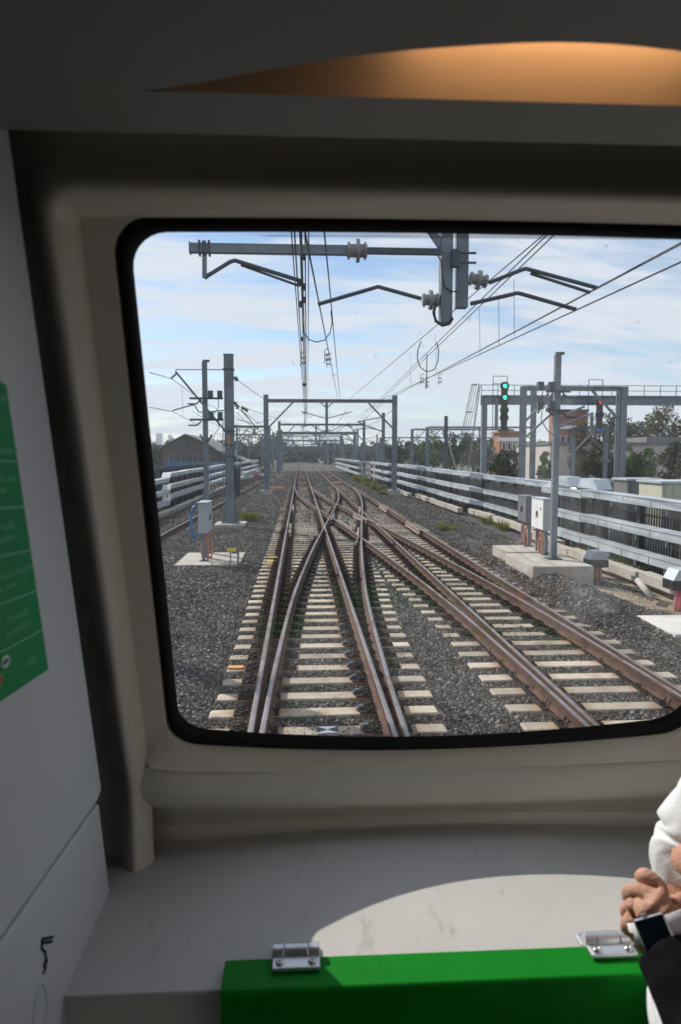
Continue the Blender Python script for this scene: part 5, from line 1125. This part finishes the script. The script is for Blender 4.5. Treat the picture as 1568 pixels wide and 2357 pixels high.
# green flap on its hinges
gx0 = PZ(522, 2205, ZC).x; gx1 = 2*XC - gx0; gyb = PZ(700, 2201, ZC + .012).y; gyf = PZ(700, 2276, ZC + .012).y
fl_ = MB(); fl_.prism([(gx0, gyb, ZC + .012), (gx0, gyf + .004, ZC + .012), (gx0, gyf, ZC + .008), (gx0, gyf, ZC - .42), (gx0, gyf + .02, ZC - .42), (gx0, gyf + .02, ZC - .012), (gx0, gyb, ZC - .012)], (gx1 - gx0, 0, 0))
fl_.build('hinged_flap', 'green_flap', car_, bevel=0.0025)['label'] = 'green painted flap, its top sunlit on the right'
def hinge(px, py):
    c = PZ(px, py, ZC + 0.012); w_ = 0.066
    h = MB().box((c.x, c.y + 0.016, ZC + 0.004), (w_, 0.026, 0.007)).build('hinge', 'hinge', car_, bevel=0.002)
    f_ = MB(); f_.box((c.x, c.y - 0.024, ZC + 0.0165), (w_, 0.026, 0.007)); f_.build('front_leaf', 'hinge', h, bevel=0.002)
    for k, (a, b_) in enumerate(((-.5, -.26), (-.25, .25), (.26, .5))): MB().cyl((c.x + a*w_, c.y - 0.004, ZC + 0.0190), (c.x + b_*w_, c.y - 0.004, ZC + 0.0190), 0.0108, 18).build('barrel', 'hinge', h, smooth=False, bevel=0.001)
    for sx in (-1, 1):
        for dy, z in ((0.020, ZC + 0.0078), (-0.027, ZC + 0.0203)):
            q = Vector((c.x + sx*w_*0.34, c.y + dy, z)); b = MB(); rows = [[q + Vector((math.cos(2*math.pi*i/14)*rr, math.sin(2*math.pi*i/14)*rr, hh)) for i in range(14)] for rr, hh in ((.0062, 0), (.0058, .002), (.004, .0034), (.0022, .0036), (.0020, .0015))]
            b.grid(rows, close=True); b.f.append(tuple(range(4*14, 5*14))); b.build('screw', 'screw', h, smooth=True)
hinge(682, 2196); hinge(1392, 2168)
# side cabinets (niche walls), split along a slanting seam
for sg in (1, -1):
    Xw = -0.316 if sg == 1 else 2*XC + 0.316
    def wp(x, y): p = PX(x, y, -0.316); return Vector((Xw, p.y, p.z))
    A, B, Cc, E_, F_ = wp(28, 345), wp(235, 1815), wp(227, 1841), wp(255, 2060), wp(195, 2356)
    D = wp(0, 2165); dd = (D - Cc); D2 = Cc + dd*((Cc.y - 0.2)/(Cc.y - D.y)); G = wp(150, 2600)
    A2 = A + (A - B)*0.3
    pu = MB().prism([A2, B, Cc, D2, Vector((Xw, 0.2, A2.z))], (-sg*0.03, 0, 0)); so_ = pu.build('side_panel', 'panel', car_, bevel=0.004)
    gap = Vector((0, -0.001, -0.006))
    plw = MB().prism([Cc + gap + Vector((0, .004, 0)), E_, F_, G, Vector((Xw, G.y - 0.02, CAM_Z - 1.8)), Vector((Xw, -0.2, CAM_Z - 1.8)), Vector((Xw, 0.2, D2.z)) + gap], (-sg*0.03, 0, 0)); pl_o = plw.build('lower_side_panel', 'panel', car_, bevel=0.004)
    MB().box2((Xw - sg*0.035, -0.2, CAM_Z - 1.8), (Xw - sg*0.9, 0.24, CAM_Z + 0.6)).build('cabinet_end', 'panel', car_)
    MB().box2((Xw - sg*0.033, 0.23, CAM_Z - 1.8), (Xw - sg*0.05, 1.05, CAM_Z - 0.3)).build('cabinet_core', 'black', car_)
    if sg == 1:
        # instruction sticker
        xs_ = Xw + 0.0012
        def sp(x, y): p = PX(x, y, xs_); return Vector((xs_, p.y, p.z))
        s1, s2, s3 = sp(15, 886), sp(112, 1540), sp(0, 1615); s0 = sp(0, 876)
        s3b = s2 + (s3 - s2)*((s2.y - 0.55)/(s2.y - s3.y)); s0b = s1 + (s0 - s1)*((s1.y - 0.55)/(s1.y - s0.y))
        stk = MB().add([s0b, s1, s2, s3b], [(0, 1, 2, 3)]).build('safety_sticker', 'sticker', car_)
        stk['label'] = 'green instruction sticker with pale lines of text'
        xs_ = Xw + 0.0022
        def zs(x, y): return sp(x/1.932*.6272, (1380 + y/1.932)*.6272)
        for a, c in (((0, 605), (115, 612)), ((0, 942), (168, 936)), ((0, 1285), (212, 1240)), ((0, 1625), (255, 1528)), ((0, 1965), (298, 1805))):
            p, q = zs(*a), zs(*c); p = p + (p - q)*1.0
            MB().prism([p, q, q + Vector((0, 0, .0022)), p + Vector((0, 0, .0022))], (0.0003, 0, 0)).build('divider', 'sticker_txt', stk)
        MR = Matrix(((0, 0, 1), (1, 0, 0), (0, 1, 0)))
        for txt, x, y, size in (('note', 48, 190, .017), ('release', 98, 555, .013), ('this, then', 118, 745, .013), ('lever', 55, 828, .013), ('handle', 105, 1075, .0135), ('position 1', 128, 1150, .0135), ('Wait for indicator', 232, 1362, .0135), ('to show 1 + 2', 195, 1455, .0135), ('Pull handle', 205, 1680, .0135), ('to position 2', 222, 1755, .0135), ('(Exit)', 258, 2010, .013)):
            cu = bpy.data.curves.new('print', 'FONT'); cu.body = txt; cu.size = size; cu.align_x = 'RIGHT'; cu.materials.append(M['sticker_txt']); cu.extrude = 0.0
            o = bpy.data.objects.new('print', cu); C.objects.link(o); o.parent = stk
            o.matrix_local = Matrix.Translation(zs(x, y) - wloc(stk)) @ MR.to_4x4()
        p = zs(38, 2025); b = MB(); b.tube([p + Vector((0.0002, math.cos(a)*.009, math.sin(a)*.005)) for a in [6.283*i/12 for i in range(13)]], .0018, 4); b.build('pictogram', 'white', stk)
        p = zs(10, 2120); MB().bar(p, p + Vector((0, -.02, -.02)), .001, .006).build('pictogram', 'car_red', stk)
        # black scrawl and round lock cover on the lower panel
        xs_ = Xw + 0.0006
        for pl_ in (((100, 2160), (122, 2156)), ((96, 2170), (120, 2166)), ((97, 2160), (96, 2182), (104, 2190), (107, 2205), (101, 2218), (104, 2232), (99, 2240)), ((104, 2195), (108, 2212), (105, 2228))):
            MB().tube([sp(*q) for q in pl_], 0.0017, 5).build('ink_mark', 'rubber', pl_o)
        xs_ = Xw
        cc_ = sp(92, 2330); cyl_ = MB(); cyl_.tube([cc_ + Vector((0.0, math.cos(a)*.022, math.sin(a)*.032)) for a in [6.283*i/24 for i in range(25)]], .0012, 5, cap=False); cyl_.build('lock_cover', 'cab_grey', pl_o)
# ceiling header with a lens shaped tan recess
def head_z(Y): return CAM_Z + 0.338 + 0.0*(0.8 - Y) + max(0, 0.62 - Y)*0.22
us = [-0.62 + 1.24*i/48 for i in range(49)]; LW = 0.375
YFAR, YEDGE = PY(1000, 218, 1).y, 0.80
def yhit(px, py):   # where a sight line meets the header
    Y = 0.6
    for _ in range(20):
        p = PY(px, py, Y); Y *= (head_z(Y) - CAM_Z)/(p.z - CAM_Z)
    return Y
yfar = yhit(1296, 236); ynear = yhit(1296, 97)
def yf_(u): return yfar
def yn_(u): f = max(0, 1 - (u/LW)**2); return yfar - (yfar - ynear)*f**1.15
yed = PY(1000, 357, 0.80); ZE = head_z(.8)
hd = MB(); hd.grid([[Vector((XC + u, YEDGE + (yf_(u) - YEDGE)*k/4, head_z(YEDGE + (yf_(u) - YEDGE)*k/4))) for u in us] for k in range(5)])
hd.grid([[Vector((XC + u, yn_(u) + (-0.4 - yn_(u))*k/10, head_z(yn_(u) + (-0.4 - yn_(u))*k/10))) for u in us] for k in range(11)])
hd.grid([[Vector((XC + u, YEDGE, ZE)) for u in us], [Vector((XC + u, YEDGE + .008, ZE + .003)) for u in us], [Vector((XC + u, YEDGE + .012, ZE + .014)) for u in us], [Vector((XC + u, YEDGE + .006, ZE + .03)) for u in us], [Vector((XC + u, YEDGE - .02, ZE + .2)) for u in us]])
hdo = hd.build('ceiling_panel', 'ceiling', car_, smooth=True)
ul = [u for u in us if abs(u) <= LW]
rc = MB(); rows = []
for k in range(8):
    a = math.pi/2*k/7; rows.append([Vector((XC + u, yfar - 0.020*(1 - math.cos(a)), head_z(yfar) + 0.075*math.sin(a)*(0.25 + 0.75*max(0, 1 - (u/LW)**2)))) for u in ul])
rc.grid(rows); rc.build('tan_recess', 'tan', hdo, smooth=True)
top = MB(); top.grid([[Vector((XC + u, yfar - 0.0195, head_z(yfar) + 0.075*(0.25 + 0.75*max(0, 1 - (u/LW)**2)))) for u in ul], [Vector((XC + u, yn_(u) - 0.005, head_z(yn_(u)) + 0.07)) for u in ul], [Vector((XC + u, yn_(u) - 0.0, head_z(yn_(u)) + 0.001)) for u in ul]]); top.build('recess_liner', 'ceiling', hdo)
MB().box((XC + 0.01, yfar - 0.030, head_z(yfar) + 0.066), (0.30, 0.006, 0.004)).build('added_glow_strip', emit('added warm glow', (1.0, 0.66, 0.36), 19.0), hdo)  # unseen emissive strip, added to make the tan recess glow warm
# shell of the carriage: roof, floor, side walls with windows
ZR, ZF = CAM_Z + 0.62, CAM_Z - 1.8
MB().box2((XC - 1.45, -7, ZR), (XC + 1.45, 1.0, ZR + 0.08)).build('roof', 'ceiling', car_)
MB().box2((XC - 1.45, -7, ZF - 0.1), (XC + 1.45, 1.75, ZF)).build('floor', 'floor', car_)
MB().box2((XC - 1.40, -7.06, ZF), (XC + 1.40, -7, ZR)).build('end_wall', 'panel', car_)
for sg in (-1, 1):
    Xs = XC + sg*1.40
    MB().box2((Xs, -7, ZF + 0.85), (Xs + sg*0.06, -4.7, ZF + 1.75)).build('side_wall', 'panel', car_)
    MB().box2((Xs, -7, ZF), (Xs + sg*0.06, 1.6, ZF + 0.85)).build('side_wall', 'panel', car_)
    MB().box2((Xs, -7, ZF + 1.75), (Xs + sg*0.06, 1.0, ZR)).build('upper_side_wall', 'panel', car_)
    MB().box2((Xs, -0.5, ZF + 0.85), (Xs + sg*0.06, 1.6, ZF + 1.75)).build('side_wall', 'panel', car_)
    for k in range(2):
        y0 = -2.6 - 2.1*k; MB().box2((Xs, y0, ZF + 0.85), (Xs + sg*0.06, y0 + 0.35, ZF + 1.75)).build('window_pillar', 'panel', car_)
        MB().box2((Xs + sg*0.02, y0 + 0.35, ZF + 0.85), (Xs + sg*0.03, y0 + 2.1, ZF + 1.75)).build('side_window', 'clear', car_)

# ================================================================== THE PASSENGER AT THE RIGHT
def pr(x, y, z): return Vector((x, y, CAM_Z + z))
def skin_obj(name, verts, edges, radii, m, parent=None, sub=2, root=0):
    me = bpy.data.meshes.new(name); off = wloc(parent) if parent else Vector((0, 0, 0))
    me.from_pydata([tuple(v - off) for v in verts], edges, []); me.materials.append(M[m])
    o = bpy.data.objects.new(name, me); C.objects.link(o); o.parent = parent
    md = o.modifiers.new('skin', 'SKIN'); md.use_smooth_shade = True
    for i, sv in enumerate(me.skin_vertices[0].data):
        r_ = radii[i]; sv.radius = r_ if isinstance(r_, tuple) else (r_, r_); sv.use_root = (i == root)
    s_ = o.modifiers.new('sub', 'SUBSURF'); s_.levels = sub; s_.render_levels = sub
    return o
person = thing('person', 'person with folded arms, white and black sleeves and wristwatch, cut by right edge', 'person', pr(.62, .5, -1.8))
V = []; Ed = []; Rd = []
def nv(p, r, link=None):
    V.append(p); Rd.append(r); i = len(V) - 1
    if link is not None: Ed.append((link, i))
    return i
wr = PY(1530, 2152, .855)
pel = nv(pr(.63, .46, -.92), .13); bel = nv(pr(.63, .47, -.72), .125, pel); che = nv(pr(.63, .49, -.50), .14, bel); upc = nv(pr(.63, .50, -.37), .10, che); nek = nv(pr(.63, .51, -.27), .055, upc); chin = nv(pr(.63, .535, -.20), .062, nek); hed = nv(pr(.63, .525, -.10), .088, chin); crn = nv(pr(.63, .51, -.03), .07, hed)
nose = nv(pr(.62, .625, -.13), .012, hed)
for sx in (-.095, .095):
    hp = nv(pr(.63 + sx, .46, -1.0), .10, pel); kn = nv(pr(.63 + sx*1.05, .49, -1.36), .062, hp); an = nv(pr(.63 + sx*1.1, .45, -1.72), .042, kn); to = nv(pr(.63 + sx*1.3, .58, -1.76), .038, an)
s1_ = nv(pr(.54, .58, -.39), .055, upc); e1_ = nv(PY(1575, 1975, .95), .036, s1_); f1_ = nv(PY(1585, 2200, .89), .030, e1_); h1_ = nv(pr(.47, .78, -.70), .026, f1_)
EL2 = pr(.485, .71, -.70)
s2_ = nv(pr(.66, .57, -.40), .055, upc); e2_ = nv(EL2, .044, s2_); m2_ = nv(EL2.lerp(wr, .55), .036, e2_); w2_ = nv(wr, .035, m2_)
pa = nv(PY(1512, 2108, .868), .031, w2_); pb_ = nv(PY(1494, 2075, .878), .026, pa)
for knk, chain in (((1524, 2042, .886), ((1502, 2022, .890, .0112), (1480, 2012, .896, .0104), (1474, 2020, .910, .0092))), ((1490, 2052, .885), ((1464, 2047, .888, .0108), (1446, 2053, .896, .0103), (1446, 2066, .914, .0092))),
                   ((1468, 2085, .879), ((1452, 2086, .882, .0108), (1442, 2095, .890, .0102), (1446, 2108, .908, .0092))), ((1462, 2116, .872), ((1449, 2120, .875, .0104), (1441, 2130, .884, .0098), (1448, 2143, .902, .0088)))):
    k0 = nv(PY(*knk), .0136, pb_); last = k0
    for x, y, Y, r_ in chain: last = nv(PY(x, y, Y), r_, last)
t0 = nv(PY(1545, 2092, .872), .014, pa); t1 = nv(PY(1562, 2078, .890), .0115, t0); t2_ = nv(PY(1576, 2066, .910), .0100, t1)
hl = nv(PY(1472, 2150, .864), .017, pa); hl2 = nv(PY(1492, 2200, .850), .013, hl)
skin_obj('body', V, Ed, Rd, 'skin', person)
def cloth_tube(name, pts, rad, m, seed, wr_amp=0.10, n=28, k=46, flat=None):
    pts = [Vector(p) for p in pts]; cum = [0.0]
    for a, c in zip(pts[:-1], pts[1:]): cum.append(cum[-1] + (c - a).length)
    def at(f):
        s_ = f*cum[-1]
        for i in range(len(pts) - 1):
            if s_ <= cum[i + 1] or i == len(pts) - 2: break
        t = (s_ - cum[i])/(cum[i + 1] - cum[i]); p0, p1, p2, p3 = pts[max(0, i - 1)], pts[i], pts[i + 1], pts[min(len(pts) - 1, i + 2)]
        p = 0.5*((2*p1) + (p2 - p0)*t + (2*p0 - 5*p1 + 4*p2 - p3)*t*t + (3*p1 - p0 - 3*p2 + p3)*t**3)
        return p, rad[i] + (rad[i + 1] - rad[i])*t
    rows = []
    for j in range(k):
        f = j/(k - 1); p, r_ = at(f); d = (at(min(1, f + .01))[0] - at(max(0, f - .01))[0]).normalized()
        u = Vector((0, 0, 1)) if abs(d.z) < 0.9 else Vector((0, 1, 0)); x = d.cross(u).normalized(); y = x.cross(d)
        rr = []
        for i in range(n):
            a = 2*math.pi*i/n
            w_ = mnoise.noise(Vector((math.cos(a)*1.6, math.sin(a)*1.6, f*11 + seed)))*0.6 + mnoise.noise(Vector((math.cos(a)*3 + f*6, math.sin(a)*3, f*20 + seed)))*0.45
            rr.append(p + (x*math.cos(a) + y*math.sin(a))*r_*(1 + wr_amp*w_))
        rows.append(rr)
    b = MB(); b.grid(rows, close=True); b.f += [tuple(range(n)), tuple(range((k - 1)*n, k*n))]
    o = b.build(name, m, person, smooth=True); sb = o.modifiers.new('sub', 'SUBSURF'); sb.levels = 1; sb.render_levels = 1
    return o
cloth_tube('jacket_sleeve', [pr(.62, .50, -.36), pr(.54, .60, -.395), PY(1700, 1850, .90), PY(1588, 1945, .945), PY(1578, 2010, .955), PY(1600, 2110, .93), PY(1590, 2220, .88), PY(1572, 2300, .84), pr(.47, .77, -.72)], [.095, .082, .060, .052, .047, .042, .042, .046, .042], 'cloth_white', 3, 0.30, 40, 80)
cloth_tube('black_sleeve', [pr(.64, .51, -.37), pr(.61, .60, -.52), EL2, EL2.lerp(wr, .45), EL2.lerp(wr, .80), EL2.lerp(wr, .90), EL2.lerp(wr, .915)], [.10, .080, .064, .054, .047, .046, .038], 'cloth_black', 9, 0.16, 40, 80)
cloth_tube('jacket_body', [pr(.63, .46, -1.0), pr(.63, .47, -.75), pr(.63, .48, -.5), pr(.63, .50, -.38), pr(.63, .51, -.29)], [.165, .16, .17, .13, .07], 'cloth_white', 15, 0.06)
for sx in (-.095, .095): cloth_tube('trouser_leg', [pr(.63 + sx, .46, -.93), pr(.63 + sx*1.05, .49, -1.36), pr(.63 + sx*1.1, .45, -1.74)], [.125, .085, .075], 'trouser', 20, 0.06)
hb = MB(); rows = []
for j in range(9):
    a = math.pi/2*j/8; rows.append([pr(.63 + .098*math.cos(a)*math.cos(2*math.pi*i/18), .505 + .108*math.cos(a)*math.sin(2*math.pi*i/18) - .012, -.10 + .125*math.sin(a)) for i in range(18)])
hb.grid(rows, close=True); hb.build('hair', 'hair', person, smooth=True)
# wristwatch
ax = (wr - PY(1510, 2105, .868)).normalized(); side = PY(1570, 2100, .86) - PY(1485, 2195, .86); side = (side - ax*side.dot(ax)).normalized(); outw = ax.cross(side)
if outw.dot(EYE - wr) < 0: outw = -outw
wc = wr - ax*0.012
wt = MB(); rows = []
for j, (da, rr) in enumerate(((-.0125, .0), (-.0115, .0016), (.0115, .0016), (.0125, .0))):
    rows.append([wc + ax*da + side*math.cos(2*math.pi*i/32)*(.0385 + rr) + outw*math.sin(2*math.pi*i/32)*(.0370 + rr) for i in range(32)])
wt.grid(rows, close=True); wo = wt.build('wristwatch', 'cloth_white', person, smooth=True)
fc = wc + outw*0.041 - side*0.006
mm = Matrix((side, ax, outw)).transposed()
MB().box(fc, (.039, .034, .010), mtx=mm).build('case', 'hinge', wo, bevel=0.004)
MB().box(fc + outw*0.0052, (.0365, .0315, .002), mtx=mm).build('glass', 'watch_face', wo, bevel=0.0015)
MB().cyl(fc - side*.004 - ax*.017, fc - side*.004 - ax*.0205, .0035, 12).build('crown', 'hinge', wo)

# ================================================================== AIR
hz = MB(); hz.box2((-420, -60, -2.0), (420, 1650, 75))
ho = hz.build('haze', None); tag(ho, 'thin pale haze over the whole scene', 'haze', kind='stuff')
hm = bpy.data.materials.new('haze air'); hm.use_nodes = True; ht = hm.node_tree; ht.nodes.clear()
pv = ht.nodes.new('ShaderNodeVolumePrincipled'); pv.inputs['Color'].default_value = (0.86, 0.92, 1.0, 1); pv.inputs['Density'].default_value = 0.0005; pv.inputs['Anisotropy'].default_value = 0.2
mo = ht.nodes.new('ShaderNodeOutputMaterial'); ht.links.new(pv.outputs[0], mo.inputs['Volume']); ho.data.materials.append(hm)
sc.cycles.volume_bounces = 0; sc.cycles.volume_step_rate = 10; sc.cycles.volume_max_steps = 32
